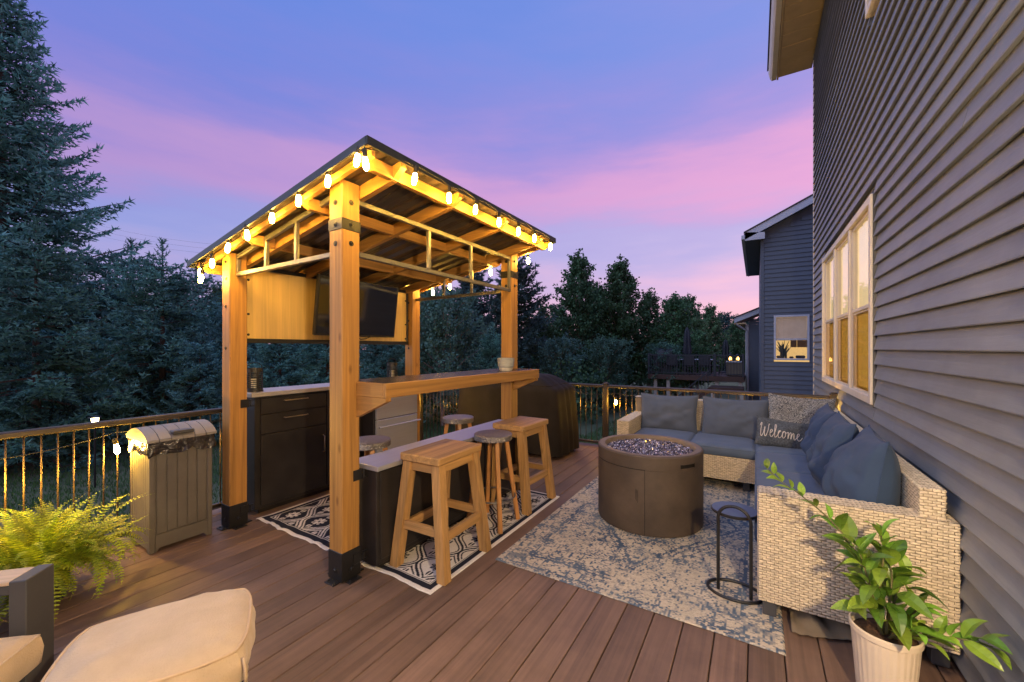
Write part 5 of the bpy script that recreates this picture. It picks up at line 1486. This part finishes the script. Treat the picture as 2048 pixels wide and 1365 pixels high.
branches = [
    [(.455, 2.28, .28), (.43, 2.30, .47), (.36, 2.32, .62), (.29, 2.34, .71), (.19, 2.36, .79), (.11, 2.38, .84), (.05, 2.40, .89)],
    [(.47, 2.27, .28), (.48, 2.27, .42), (.49, 2.28, .55), (.47, 2.30, .64)],
    [(.48, 2.26, .28), (.56, 2.24, .33), (.63, 2.22, .37), (.69, 2.20, .39), (.745, 2.18, .40)],
    [(.46, 2.26, .28), (.42, 2.22, .38), (.36, 2.18, .41)],
    [(.475, 2.28, .28), (.51, 2.30, .46), (.56, 2.33, .54)],
    [(.46, 2.29, .28), (.44, 2.36, .42), (.40, 2.42, .52)],
    [(.47, 2.25, .28), (.50, 2.19, .36), (.53, 2.15, .40)],
    [(.455, 2.28, .28), (.42, 2.25, .46), (.385, 2.23, .60), (.37, 2.23, .66)],
    [(.47, 2.28, .28), (.455, 2.29, .48), (.47, 2.30, .62), (.46, 2.31, .70)],
    [(.48, 2.27, .28), (.54, 2.25, .40), (.58, 2.24, .48)]]
for bi, br in enumerate(branches):
    path = smooth_path(br, 4)
    MB().tube(path, [max(.0018, .007 * (1 - i / len(path))) for i in range(len(path))], 6).build('branch', 'stem', ct, smooth=180)
    L_ = len(path); st_ = 2 if bi else 3
    for i in range(max(3, L_ // 6), L_, 2):
        p = path[i]; t_ = (path[min(i + 1, L_ - 1)] - path[i - 1]).normalized()
        for rep in range(2):
            a = i * 2.4 + rep * 2.6 + bi; side = t_.orthogonal().normalized(); side = Matrix.Rotation(a, 3, t_) @ side
            d = side * .8 + t_ * .7 + Vector((0, -.08, .25))
            put_leaf(p + side * .004, d, random.uniform(.08, .15) * (1 if i < L_ - 3 else .75) * (.62 if bi == 0 and i > L_ * .4 else 1), random.uniform(-.5, .5), random.randrange(6))
for k in range(20):      # extra foliage in the crown centre
    a = random.uniform(0, 6.28); p = Vector((.46 + .07 * math.cos(a), 2.27 + .07 * math.sin(a), random.uniform(.38, .6)))
    put_leaf(p, (math.cos(a), math.sin(a) * .8, random.uniform(-.3, .5)), random.uniform(.10, .15), random.uniform(-.5, .5), random.randrange(6))

# ------------------------------------------------------------------ neighbouring house
nh = thing('neighbour_house', 'dark blue-grey two-storey neighbouring house with lit kitchen window', 'house', (3, 16, GZ))
NX, NY = .11, 13.5
nwin = (.48, 1.19, 1.22, 2.37)
zz = GZ; e2 = .125; k = 0
def nplank(z, x0, x1, h):
    v = [(x0, NY, z + h), (x0, NY - .022, z), (x0, NY + .01, z), (x0, NY + .01, z + h), (x1, NY, z + h), (x1, NY - .022, z), (x1, NY + .01, z), (x1, NY + .01, z + h)]
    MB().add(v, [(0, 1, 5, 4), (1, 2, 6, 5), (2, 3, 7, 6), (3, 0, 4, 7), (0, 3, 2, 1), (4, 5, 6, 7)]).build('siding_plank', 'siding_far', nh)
RS = .487
roofz = lambda x: 4.62 + RS * (x + .21)
while zz < 8.3:
    xl = max(NX, (zz + e2 - 4.50) / RS - .21)
    if zz + e2 > nwin[2] and zz < nwin[3]:
        nplank(zz, NX + .09, nwin[0] - .05, e2); nplank(zz, nwin[1] + .05, 4.0, e2)
    elif xl < 4: nplank(zz, max(NX + .09, xl), 4.0, e2)
    zz += e2
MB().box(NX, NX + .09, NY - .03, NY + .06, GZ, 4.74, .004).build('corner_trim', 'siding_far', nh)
MB().box(NX + .005, NX + .1, NY + .06, 21, GZ, 4.74).box(NX + .1, 8, NY + .30, NY + .34, GZ, 1.0).box(NX + .1, 8, 20.9, 21, GZ, 6).build('wall', 'siding_far', nh)
rk = MB()
for (a, b_) in (((-.28, roofz(-.28)), (8, roofz(8))),):
    rk.prism([(a[1], a[0]), (b_[1], b_[0]), (b_[1] + .2, b_[0]), (a[1] + .2, a[0])], 1, NY - .32, NY - .28)
rk.build('rake_board', 'trim_far', nh)
MB().prism([(roofz(-.28) + .03, -.28), (roofz(8) + .03, 8), (roofz(8) + .05, 8), (roofz(-.28) + .05, -.28)], 1, NY - .28, NY + .02).build('rake_soffit', 'siding_far', nh)
MB().prism([(roofz(-.3) + .2, -.3), (roofz(8) + .2, 8), (roofz(8) + .24, 8), (roofz(-.3) + .24, -.3)], 1, NY - .34, 21.3).build('roof', 'shingle', nh)
MB().box(-.27, NX + .1, NY - .28, 20, 4.60, 4.64).build('soffit', 'siding_far', nh)
MB().box(-.36, -.27, NY - .34, 20, 4.60, 4.72, .01).build('gutter', 'trim_far', nh)
MB().prism([(4.56, -.27), (4.56, NX + .1), (4.74, NX + .1), (4.8, -.27)], 1, NY - .32, NY - .285).build('eave_return', 'trim_far', nh)
MB().add([(NX + .09, NY + .012, 4.5), (4.0, NY + .012, 4.5), (4.0, NY + .012, roofz(4.0) + .03), (NX + .09, NY + .012, roofz(NX + .09) + .03)], [(0, 1, 2, 3)]).build('gable_sheathing', 'siding_far', nh)
# its lit window
wf = MB(); a, b_, c, d = nwin
wf.box(a - .05, a, NY - .05, NY + .02, c - .05, d + .05, .004).box(b_, b_ + .05, NY - .05, NY + .02, c - .05, d + .05, .004).box(a, b_, NY - .048, NY + .02, d, d + .05, .004).box(a, b_, NY - .048, NY + .02, c - .05, c, .004)
zm = c + (d - c) * .46; wf.box(a, b_, NY - .03, NY + .02, zm - .02, zm + .02, .003)
nw = wf.build('window', 'trim_far', nh)
MB().box(a, b_, NY - .006, NY - .003, c, zm - .02).build('pane', 'pane', nw); MB().box(a, b_, NY - .016, NY - .013, zm + .02, d).build('pane', 'pane', nw)
MB().box(a, b_, NY + .05, NY + .055, zm - .03, d).build('roller_shade', 'shade', nw)
MB().box(NX + .15, b_ + .9, NY + 1.2, NY + 1.22, c - .4, d + .2).build('kitchen_wall', 'room_glow', nw)
pl = MB()
for i in range(26):
    x = .62 + random.uniform(-.1, .16); h = random.uniform(.3, .5)
    pl.tube([(x * .6 + .68 * .4, NY + .15, c), ((x + .68) / 2, NY + .14, c + h * .5), (x + random.uniform(-.08, .08), NY + .13, c + h)], [.012, .02, .004], 5)
pl.build('window_plant', 'spruce_dark', nw)
MB().box(.95, 1.16, NY + .1, NY + .3, c, c + .08, .02).box(.8, .9, NY + .1, NY + .3, c, c + .05, .02).box(.5, .6, NY + .1, NY + .3, c, c + .07, .02).build('clutter', 'navy_dark', nw)
MB().box(.88, 1.03, NY + 1.0, NY + 1.1, zm - .22, zm + .3).box(1.045, 1.3, NY + 1.0, NY + 1.1, zm - .22, zm + .3).build('wall_cupboard', 'arm_wood', nw)
MB().box(NX + .1, 8, NY + .30, NY + 1.3, c - .42, c - .4).build('worktop', 'navy_dark', nw)

# lower rear wing, farther off
wg = thing('house_wing', 'low gabled rear wing beyond the neighbouring house, left of its corner', 'house', (.5, 24, GZ))
WY = 22.6
MB().box(-.42, 3, WY, 28, GZ, 2.62).build('wall', 'siding_far', wg)
z = GZ
while z < 2.9:
    MB().prism([(z + .125, -.3), (z + .125, 2), (z, 2), (z, -.3)], 1, WY - .03, WY - .001).build('siding_plank', 'siding_far', wg); z += .13
MB().box(-.44, -.3, WY - .05, WY, GZ, 2.66, .005).build('corner_trim', 'trim_far', wg)
MB().prism([(2.72, -.9), (2.95, -.9), (4.6, 3), (4.35, 3)], 1, WY - .5, WY - .45).build('rake_board', 'trim_far', wg)
MB().prism([(2.95, -.95), (2.99, -.95), (4.64, 3), (4.6, 3)], 1, WY - .55, 28).build('roof', 'shingle', wg)
MB().box(-.9, -.42, WY - .45, 28, 2.66, 2.72).build('soffit', 'soffit', wg)
MB().tube([(-.82, WY - .42, 2.7), (-.6, WY - .3, 2.5), (-.36, WY - .08, 2.35), (-.36, WY - .08, GZ)], .05, 8).build('downpipe', 'trim_far', wg, smooth=60)

# ------------------------------------------------------------------ neighbouring deck with furniture
DY, DZ = 20.6, .22
nd = thing('raised_deck', "neighbour's raised dark red deck with black baluster railing and stairs", 'deck', (-2.6, 22, GZ))
dx0, dx1 = -4.62, -.44
MB().box(dx0, dx1, DY, DY + 3.6, DZ - .24, DZ, .01).build('platform', 'mahogany', nd)
for x in (dx0 + .35, dx0 + .95, -1.55, -.6): MB().box(x - .08, x + .08, DY + .1, DY + .26, GZ, DZ - .24, .005).build('support_post', 'white_wood', nd)
for x in (dx0 + 1.3, dx0 + 1.7): MB().box(x - .08, x + .08, DY + 2.4, DY + 2.6, GZ, DZ - .24).build('support_post', 'mahogany', nd)
MB().box(dx0, dx1, DY + .02, DY + .07, DZ + .93, DZ + .98).box(dx0 + .02, dx0 + .07, DY, DY + 3.6, DZ + .93, DZ + .98).box(dx0, dx1, DY + .02, DY + .06, DZ + .08, DZ + .12).build('rail', 'navy_dark', nd)
b0 = MB().box(-.012, .012, -.012, .012, DZ + .02, DZ + .93).build('baluster', 'navy_dark', nd); b0.location = (dx0 + .05, DY + .04, 0)
x = dx0 + .17
while x < dx1: inst(b0, nd).location = (x, DY + .04, 0); x += .12
for i in range(1, 20): inst(b0, nd).location = (dx0 + .045, DY + .17 * i, 0)
for x in (dx0 + .05, -1.62, dx1 - .05): MB().box(x - .05, x + .05, DY - .01, DY + .09, DZ, DZ + 1.02, .005).build('rail_post', 'navy_dark', nd)
# stairs going down to the left
MB().box(-1.75, dx1, DY - 1.1, DY - .02, DZ - .62, DZ - .42, .01).build('landing', 'mahogany', nd)
MB().add([(-1.75, DY - 1.1, DZ - .42), (-1.75, DY - 1.1, DZ - .68), (-3.2, DY - 1.1, GZ), (-3.0, DY - 1.1, GZ + .15), (-1.75, DY - 1.04, DZ - .42), (-1.75, DY - 1.04, DZ - .68), (-3.2, DY - 1.04, GZ), (-3.0, DY - 1.04, GZ + .15)],
         [(0, 1, 2, 3), (7, 6, 5, 4), (0, 4, 5, 1), (1, 5, 6, 2), (2, 6, 7, 3), (3, 7, 4, 0)]).build('stringer', 'mahogany', nd)
for i in range(7): MB().box(-1.95 - i * .19, -1.72 - i * .19, DY - 1.02, DY - .1, DZ - .62 - i * .15, DZ - .58 - i * .15).build('tread', 'mahogany', nd)
for i in range(11):
    x = -1.8 - i * .125; z0 = DZ - .5 - i * .11; MB().box(x - .012, x + .012, DY - 1.09, DY - 1.065, z0, z0 + .72).build('baluster', 'navy_dark', nd)
MB().beam((-1.75, DY - 1.08, DZ + .3), (-3.1, DY - 1.08, GZ + .75), .05, .05).build('stair_rail', 'navy_dark', nd)
for x in (-1.62, -.52): MB().box(x - .07, x + .07, DY - 1.08, DY - .94, GZ, DZ - .62).build('support_post', 'white_wood', nd)
# closed parasols
def parasol(loc, h, label, s=1.0):
    t = thing('closed_parasol', label, 'parasol', loc, group='closed parasols on the raised deck', local=True)
    MB().lathe([(.28, 0), (.28, .05), (.05, .07)], n=16).build('base', 'navy_dark', t); MB().tube([(0, 0, .05), (0, 0, h)], .025, 8).build('pole', 'navy_dark', t, smooth=60)
    m = MB(); n = 24; pr = [(.16, h * .42), (.19, h * .48), (.13, h * .66), (.15, h * .72), (.09, h * .93), (.03, h * .99), (.0, h * 1.0)]
    for (r, z) in pr:
        for j in range(n):
            a = 2 * math.pi * j / n; q = r * s * (1 + .22 * math.cos(a * 8)); m.v.append((q * math.cos(a), q * math.sin(a), z))
    m.f = [(i * n + j, i * n + (j + 1) % n, (i + 1) * n + (j + 1) % n, (i + 1) * n + j) for i in range(len(pr) - 1) for j in range(n)]
    m.build('canopy', 'navy_dark', t, smooth=60)
parasol((-2.98, DY + 1.3, DZ), 2.35, 'tall closed dark parasol standing above the raised deck table')
parasol((-1.35, DY + 3.0, DZ), 1.75, 'small closed parasol near the house wing on the raised deck', .9)
def dark_chair(loc, rz, label):
    t = thing('deck_chair', label, 'chair', loc, group='dark chairs on the raised deck', local=True, rotz=rz)
    MB().box(-.25, .25, -.25, .25, .40, .45, .02).build('seat', 'navy_dark', t); MB().box(-.25, .25, .22, .27, .45, .95, .02).build('backrest', 'navy_dark', t)
    for sx in (-1, 1):
        for sy in (-1, 1): MB().box(sx * .22 - .02, sx * .22 + .02, sy * .22 - .02, sy * .22 + .02, 0, .42).build('leg', 'navy_dark', t)
        MB().box(sx * .25 - .025, sx * .25 + .025, -.22, .24, .62, .66, .01).build('armrest', 'navy_dark', t)
for i, (x, y, rz, lb) in enumerate(((-3.55, DY + .55, 180, 'dark deck chair left of tall parasol'), (-2.75, DY + .5, 180, 'dark deck chair directly in front of tall parasol'),
                                    (-2.1, DY + .6, 180, 'dark deck chair right of tall parasol on raised deck'), (-1.75, DY + 1.3, 90, 'dark deck chair turned sideways at the deck table end'))):
    dark_chair((x, y, DZ), R(rz), lb)
tb = thing('patio_table', 'white-topped patio table among dark chairs on the raised deck', 'table', (-2.7, DY + 1.3, DZ), local=True)
MB().box(-.9, .9, -.45, .45, .70, .74, .01).build('table_top', 'trim_far', tb)
for sx in (-1, 1):
    for sy in (-1, 1): MB().box(sx * .8 - .03, sx * .8 + .03, sy * .38 - .03, sy * .38 + .03, 0, .7).build('leg', 'navy_dark', tb)
bg = thing('domed_grill', 'dark grill with domed hood at the left end of raised deck', 'grill', (-4.0, DY + .9, DZ), local=True)
MB().box(-.45, .45, -.28, .28, .1, .85, .02).build('cart', 'navy_dark', bg)
MB().prism([(-.28, .85), (.28, .85), (.3, 1.05), (.2, 1.22), (0, 1.3), (-.2, 1.22), (-.3, 1.05)], 0, -.42, .42).build('hood', 'navy_dark', bg, smooth=40)
ss = thing('storage_box', 'tan slatted storage box behind balusters on the raised deck', 'box', (-.85, DY + .6, DZ), local=True)
MB().box(-.32, .32, -.25, .25, .03, .62, .01).build('body', 'resin', ss); MB().box(-.34, .34, -.27, .27, .62, .68, .01).build('lid', 'trim_far', ss)
for k, (x, h) in enumerate(((-1.02, .42), (-.72, .34))):
    tt = thing('table_lantern', ('taller' if k == 0 else 'shorter') + ' glowing lantern on the raised deck storage box', 'lantern', (x, DY + .6, DZ + .68), local=True)
    MB().lathe([(.09, 0), (.1, .02), (.1, .04)], n=12).build('base', 'navy_dark', tt)
    MB().lathe([(0, .05), (.05, .05), (.06, .12), (.04, .19), (0, .21)], n=12).build('glow', emitter('lantern_glow', (1, .5, .12), 6), tt, smooth=180)
    MB().lathe([(.11, .22), (.07, .3), (.02, h), (0, h)], n=12).build('top', 'navy_dark', tt)
    for a in range(4): MB().tube([(.09 * math.cos(a * 1.57), .09 * math.sin(a * 1.57), .04), (.09 * math.cos(a * 1.57), .09 * math.sin(a * 1.57), .22)], .006, 4).build('strut', 'navy_dark', tt)

# path light on the lawn and far power lines
_a = (190 - 1024) / 800.0
plt = thing('garden_lamp', 'small lit garden lamp on the lawn beyond the left railing', 'lamp', ((_a * CC - CS) * 8.6, (_a * CS + CC) * 8.6, GZ), local=True)
MB().tube([(0, 0, 0), (0, 0, 1.40)], .02, 6).build('stake', 'black_metal', plt); MB().lathe([(0, 1.56), (.10, 1.53), (.11, 1.51)], n=14).build('cap', 'black_metal', plt)
MB().lathe([(.03, 1.40), (.05, 1.40), (.06, 1.51), (.0, 1.515)], n=14).build('lamp', emitter('path_glow', (1, .8, .4), 25), plt, smooth=180)

# ================================================================== TREES
def tufts(P, D, L, W, K, rng, spread=.55):
    """K slender needle tufts at every point"""
    n = len(P); P = np.repeat(P, K, 0); D = np.repeat(D, K, 0); L = np.repeat(L, K); W = np.repeat(W, K)
    D = D + rng.normal(0, spread, D.shape); D /= np.linalg.norm(D, axis=1)[:, None]
    S = np.cross(D, rng.normal(size=D.shape)); S /= np.linalg.norm(S, axis=1)[:, None] + 1e-9
    L = L * rng.uniform(.7, 1.3, len(L))
    V = np.empty((len(P), 3, 3)); V[:, 0] = P - S * W[:, None] * .5; V[:, 1] = P + S * W[:, None] * .5; V[:, 2] = P + D * L[:, None]
    return V
def limb_mesh(trunk_pts, trunk_r, limbs):
    m = MB(); m.tube(trunk_pts, trunk_r, 9)
    for pts, r0 in limbs: m.tube(pts, [r0 * (1 - .85 * i / (len(pts) - 1)) for i in range(len(pts))], 4, cap=False)
    return m
def spruce(name, seed, H, Rm, label, loc, mat='spruce', leader=.0, dens=1.0, low=.03, ragged=.18, K=3, curve=.85, tuft=.085, group='spruces and pines beyond the railing', rotz=0):
    rng = np.random.default_rng(seed)
    t = thing(name, label, 'tree', loc, group=group, local=True, rotz=rotz)
    pos, dr, ln, tn = [], [], [], []
    limbs = []
    z = H * low
    while z < H * (.985 - leader):
        f = z / H; nb = rng.integers(5, 8) if f < .9 else 4
        Lb = Rm * (1 - f) ** curve + .12
        az0 = rng.uniform(0, 6.28)
        for b in range(nb):
            az = az0 + b * 2 * np.pi / nb + rng.normal(0, .18); L = Lb * rng.uniform(1 - ragged * 1.6, 1 + ragged)
            slope = -.32 + .75 * f + rng.normal(0, .06); up = .30 + rng.normal(0, .06)
            s = np.linspace(0, 1, max(4, int(L / .13)))
            hx = np.array([np.cos(az), np.sin(az), 0]); sd = np.array([-np.sin(az), np.cos(az), 0])
            droop = (slope * s - .28 * (1 - f) * s * (1 - s) * 2 + up * s ** 2.6 * .6) * L
            C = hx * (s * L)[:, None] + np.array([0, 0, 1]) * (z + droop)[:, None] + sd * (rng.normal(0, .04) * L * s ** 2)[:, None]
            if rng.random() < .5: limbs.append(([tuple(C[0]), tuple(C[len(C) // 2]), tuple(C[-1])], .012 + .012 * L))
            T = np.gradient(C, axis=0); T /= np.linalg.norm(T, axis=1)[:, None]
            for i in range(1, len(s)):
                if s[i] < .12 and L > 1: continue
                for sg_ in (-1, 1):
                    sl = (.40 * L * (1 - s[i]) + .10 + .05 * rng.random()) * min(1, s[i] * 3.5 + .15)
                    m_ = max(2, int(sl / .075 * dens)); q = np.linspace(.1, 1, m_)
                    d = T[i] * .75 + sd * sg_ * .8 + np.array([0, 0, rng.normal(-.06, .1)]); d /= np.linalg.norm(d)
                    p = C[i] + d * (q * sl)[:, None] + np.array([0, 0, -.16]) * (q ** 2 * sl)[:, None]
                    pos.append(p); dr.append(np.repeat(d[None], m_, 0)); ln.append(np.full(m_, tuft)); tn.append(np.full(m_, np.clip(.15 + .65 * s[i] + .2 * rng.normal(), 0, 1)))  # highlights on tips and shade further in are put into the needle tint
                pos.append(C[i][None]); dr.append(T[i][None]); ln.append(np.array([tuft * 1.2])); tn.append(np.array([.5]))
        z += (.20 + .12 * rng.random()) * (1.25 - .5 * f)
    if leader:
        zz = np.linspace(H * (1 - leader), H, 26)
        pos.append(np.stack([zz * 0, zz * 0, zz], -1)); dr.append(np.tile([0, 0, 1.], (26, 1))); ln.append(np.full(26, tuft * .7)); tn.append(np.full(26, .5))
        for k in range(3):
            zk = H * (1 - leader * (.75 - .3 * k))
            for b in range(5):
                a = b * 1.257 + k; d = np.array([np.cos(a) * .55, np.sin(a) * .55, .85]); q = np.linspace(.1, 1, 6) * (.34 - .08 * k)
                pos.append(np.array([0, 0, zk]) + d * q[:, None]); dr.append(np.repeat(d[None], 6, 0)); ln.append(np.full(6, tuft * .6)); tn.append(np.full(6, .6))
    P, D, L, Tn = np.concatenate(pos), np.concatenate(dr), np.concatenate(ln), np.concatenate(tn)
    V = tufts(P, D, L, L * .42, K, rng)
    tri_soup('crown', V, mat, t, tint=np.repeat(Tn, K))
    limb_mesh([(0, 0, -.1), (0, 0, H * .5), (0, 0, H * .99)], [.012 * H + .04, .007 * H + .02, .008], limbs).build('trunk', 'bark', t, smooth=60)
    return t
def leafy(name, seed, H, Rm, label, loc, mat='leaf_tree', nl=46, leaf=.085, group='leafy trees beyond the railing', spire=.0, dens=1.0, bark='birch_bark', low=.1, rotz=0):
    rng = np.random.default_rng(seed)
    t = thing(name, label, 'tree', loc, group=group, local=True, rotz=rotz)
    pts = []; limbs = []; tn = []
    for i in range(int(nl)):
        f = low + (.97 - low) * (i + rng.random() * .6) / nl; z = H * f
        prof = np.sin(np.pi * min(1, .10 + .9 * f)) ** .6 if spire == 0 else (1 - f) ** spire * (.55 + .45 * min(1, f * 4))
        L = Rm * prof * rng.uniform(.65, 1.15) + .2; az = i * 2.399 + rng.normal(0, .3); el = rng.uniform(.35, .75) + .5 * f
        s = np.linspace(0, 1, 7)
        d = np.array([np.cos(az) * np.cos(el), np.sin(az) * np.cos(el), np.sin(el)])
        C = np.array([0, 0, z * .93]) + d * (s * L)[:, None] + np.array([0, 0, -.12 * L]) * (s ** 2)[:, None] + rng.normal(0, .03 * L, (7, 3)) * s[:, None]
        limbs.append(([tuple(c) for c in C[::2]], .01 + .014 * L))
        ntw = max(4, int(L * 9))
        for k in range(ntw):
            q = rng.uniform(.22, 1.05); c0 = np.array([np.interp(q, s, C[:, j]) for j in range(3)])
            dd = d * .6 + rng.normal(0, .75, 3); dd[2] += .15; dd /= np.linalg.norm(dd)
            tl = rng.uniform(.18, .48) * (.5 + .35 * L); nlf = int(rng.integers(9, 17) * dens)
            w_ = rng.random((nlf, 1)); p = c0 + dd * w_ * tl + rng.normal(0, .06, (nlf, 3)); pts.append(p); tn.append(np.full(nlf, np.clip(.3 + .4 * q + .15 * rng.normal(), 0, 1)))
    zt = rng.uniform(.9, 1.0, (int(60 * dens), 1)) * H; pts.append(np.concatenate([rng.normal(0, .09, (len(zt), 2)), zt], 1)); tn.append(np.full(len(zt), .6))
    P = np.concatenate(pts); Tn = np.concatenate(tn); n = len(P)
    d = rng.normal(size=(n, 3)); d[:, 2] -= .3; d /= np.linalg.norm(d, axis=1)[:, None]; s_ = np.cross(d, rng.normal(size=(n, 3))); s_ /= np.linalg.norm(s_, axis=1)[:, None]
    L = leaf * rng.uniform(.7, 1.3, (n, 1)); w_ = L * .42
    a = P; b = P + d * L * .5 + s_ * w_; c = P + d * L; e = P + d * L * .5 - s_ * w_
    V = np.stack([np.stack([a, b, c], 1), np.stack([a, c, e], 1)], 1).reshape(-1, 3, 3)
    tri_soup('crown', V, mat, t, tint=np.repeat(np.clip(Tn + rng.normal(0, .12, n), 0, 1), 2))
    limb_mesh([(0, 0, -.1), (rng.normal(0, .05), rng.normal(0, .05), H * .45), (0, 0, H * .97)], [.012 * H + .03, .008 * H + .015, .008], limbs).build('trunk', bark, t, smooth=60)
    return t
def at(px, Z):
    """ground position seen at image column px and depth Z"""
    a = (px - 1024) / 800.0
    return ((a * CC - CS) * Z, (a * CS + CC) * Z, GZ)
sp_big = spruce('spruce_tree', 1, 17.1, 5.2, 'huge blue spruce towering at the left edge of the view', at(2, 14.2), curve=1.05, K=2, tuft=.19, dens=.6, ragged=.26, rotz=.3)
sp_a = spruce('spruce_tree', 2, 6.3, 2.5, 'blue spruce with bare leader in front of the huge spruce', at(72, 10.3), leader=.1, tuft=.125, dens=1.1)
sp_b = spruce('spruce_tree', 3, 6.55, 2.9, 'spruce with a long thin leader left of the gazebo', at(325, 13.2), leader=.13, tuft=.13, dens=1.0, rotz=1.0)
pine = spruce('pine_tree', 4, 7.2, 2.0, 'ragged dark pine behind the right gazebo post', at(1030, 19), mat='spruce_dark', ragged=.45, curve=.6, tuft=.2, dens=.7, low=.1)
b1 = leafy('leafy_tree', 5, 8.5, 2.7, 'tall leafy tree right of the gazebo, tallest of the group', at(1158, 22), spire=.6, nl=110, leaf=.13)
b2 = leafy('leafy_tree', 6, 8.2, 3.0, 'broad leafy tree with two tops beside the tallest one', at(1240, 22.5), spire=.6, nl=110, leaf=.13)
b3 = leafy('leafy_tree', 7, 6.1, 2.4, 'shorter leafy tree at the right end of the group', at(1350, 22), spire=.65, nl=80, leaf=.12)
pop = leafy('leafy_tree', 8, 5.2, 2.2, 'pale leafy tree seen through the gazebo opening', at(885, 15.5), mat='leaf_pale', nl=80, dens=1.2, leaf=.1)
# further trees: copies of these, each turned and scaled, filling the wood behind
more = [
    (sp_b, 190, 16.5, 1.0, 2.0, 'dark spruce between the two front spruces, half hidden'),
    (sp_a, 262, 17.5, 1.22, 4.0, 'tall spruce behind the one with the thin leader'),
    (sp_a, 392, 18.0, 1.08, 1.0, 'spruce showing just left of the gazebo roof corner'),
    (sp_b, 470, 14.5, .78, 3.0, 'low spruce behind the left gazebo post'),
    (sp_a, 560, 13.5, .72, 5.0, 'low spruce seen under the television panel, left part'),
    (sp_b, 655, 15.0, .72, 2.6, 'low spruce seen behind the front gazebo post'),
    (sp_a, 765, 14.6, .72, .4, 'low spruce seen under the television panel, right part'),
    (sp_b, 985, 17.0, .62, .7, 'dark spruce behind the stainless bar, left of the right post'),
    (pine, 950, 21.0, .98, 2.2, 'ragged pine seen through the gazebo between the string lights'),
    (pine, 1075, 27.0, .72, 4.2, 'small pine in the gap right of the gazebo'),
    (b3, 1095, 21.0, .72, 2.0, 'low leafy tree left of the tall leafy group'),
    (b2, 1195, 24.5, .86, 3.3, 'leafy tree filling the gap between the two tallest ones'),
    (b1, 1300, 24.0, .78, 1.2, 'leafy tree behind the shorter right-hand tree'),
    (b3, 1395, 27.0, .85, 4.4, 'leafy tree above the raised deck, left of tall parasol'),
    (pop, 1330, 20.5, .62, 2.2, 'low bushy tree at the left end of raised deck'),
    (pop, 1120, 18.5, .66, 5.2, 'low bushy tree behind the covered grill'),
    (pop, 1215, 18.8, .66, 1.5, 'low bushy tree below the tall leafy group'),
    (sp_b, 20, 12.5, .62, 5.5, 'low spruce behind the left railing at the picture edge'),
    (sp_a, 170, 12.8, .58, 2.5, 'low spruce behind the fern and the left railing'),
    (sp_a, 400, 12.6, .55, 3.7, 'low spruce behind the waste bin'),
]
for (src, px, Z, s, rz, lb) in more:
    dup(src, at(px, Z), rz, s, lb)
# farther trees closing the view, right side and centre
farset = [(b2, 1420, 36, .86), (pine, 1450, 44, .95), (b1, 1475, 38, .74), (pine, 1500, 46, .95), (b2, 1378, 38, 1.0), (pine, 1345, 42, 1.1), (b1, 1085, 40, .9), (pine, 1120, 44, 1.1), (b2, 1060, 36, .72),
          (b1, 1010, 34, 1.0), (b2, 930, 32, 1.0), (b1, 850, 30, 1.0), (b2, 770, 30, .95), (b1, 690, 29, .95), (b2, 600, 28, .9), (b1, 520, 27, .9), (b2, 440, 26, .9), (b1, 350, 25, .9), (b2, 240, 24, .8), (b1, 120, 24, .9)]
words = ['first', 'second', 'third', 'fourth', 'fifth', 'sixth', 'seventh', 'eighth', 'ninth', 'tenth', 'eleventh', 'twelfth', 'thirteenth', 'fourteenth', 'fifteenth', 'sixteenth', 'seventeenth', 'eighteenth', 'nineteenth', 'twentieth']
order = sorted(range(len(farset)), key=lambda i: farset[i][1])
for rank, i in enumerate(order):
    src, px, Z, s = farset[i]
    lb = 'far dark tree in the wood behind, %s from the left' % words[rank]
    o = dup(src, at(px, Z), random.uniform(0, 6), s, lb, 'far trees of the wood behind')
# undergrowth that closes the foot of the wood
def undergrowth():
    rng = np.random.default_rng(5); n = 52000
    px = rng.uniform(-150, 1500, n); Zd = rng.uniform(15.5, 26, n); a = (px - 1024) / 800
    top = 1.2 + 1.6 * vnoise(px / 60, Zd * .4)
    x = (a * CC - CS) * Zd; y = (a * CS + CC) * Zd; z = GZ + top * rng.random(n) ** 1.3
    keep = ~((x > -5.4) & (y > 12)); x, y, z = x[keep], y[keep], z[keep]; n = len(x)
    P = np.stack([x, y, z], -1); d = rng.normal(size=(n, 3)); d /= np.linalg.norm(d, axis=1)[:, None]; s_ = np.cross(d, rng.normal(size=(n, 3))); s_ /= np.linalg.norm(s_, axis=1)[:, None]
    L = rng.uniform(.1, .2, (n, 1)); w_ = L * .4
    V = np.stack([np.stack([P, P + d * L * .5 + s_ * w_, P + d * L], 1), np.stack([P, P + d * L, P + d * L * .5 - s_ * w_], 1)], 1).reshape(-1, 3, 3)
    o = tri_soup('undergrowth', V, 'leaf_tree', tint=np.repeat(rng.random(n) * .7, 2), kind='stuff')
    o['label'] = 'dark tangled undergrowth at the foot of the wood'; o['category'] = 'undergrowth'
undergrowth()
# power lines far beyond the spruces
pwl = thing('power_line', 'thin power lines crossing the sky above the left spruces', 'cable', at(300, 55))
for k in range(3):
    p0 = Vector(at(120, 60)); p1 = Vector(at(620, 48)); p0.z = 21.4 - .8 * k; p1.z = 13.4 - .55 * k
    MB().tube([p0.lerp(p1, f / 12) - Vector((0, 0, 1.2 * math.sin(math.pi * f / 12))) for f in range(13)], .011, 4).build('wire', 'cable', pwl)
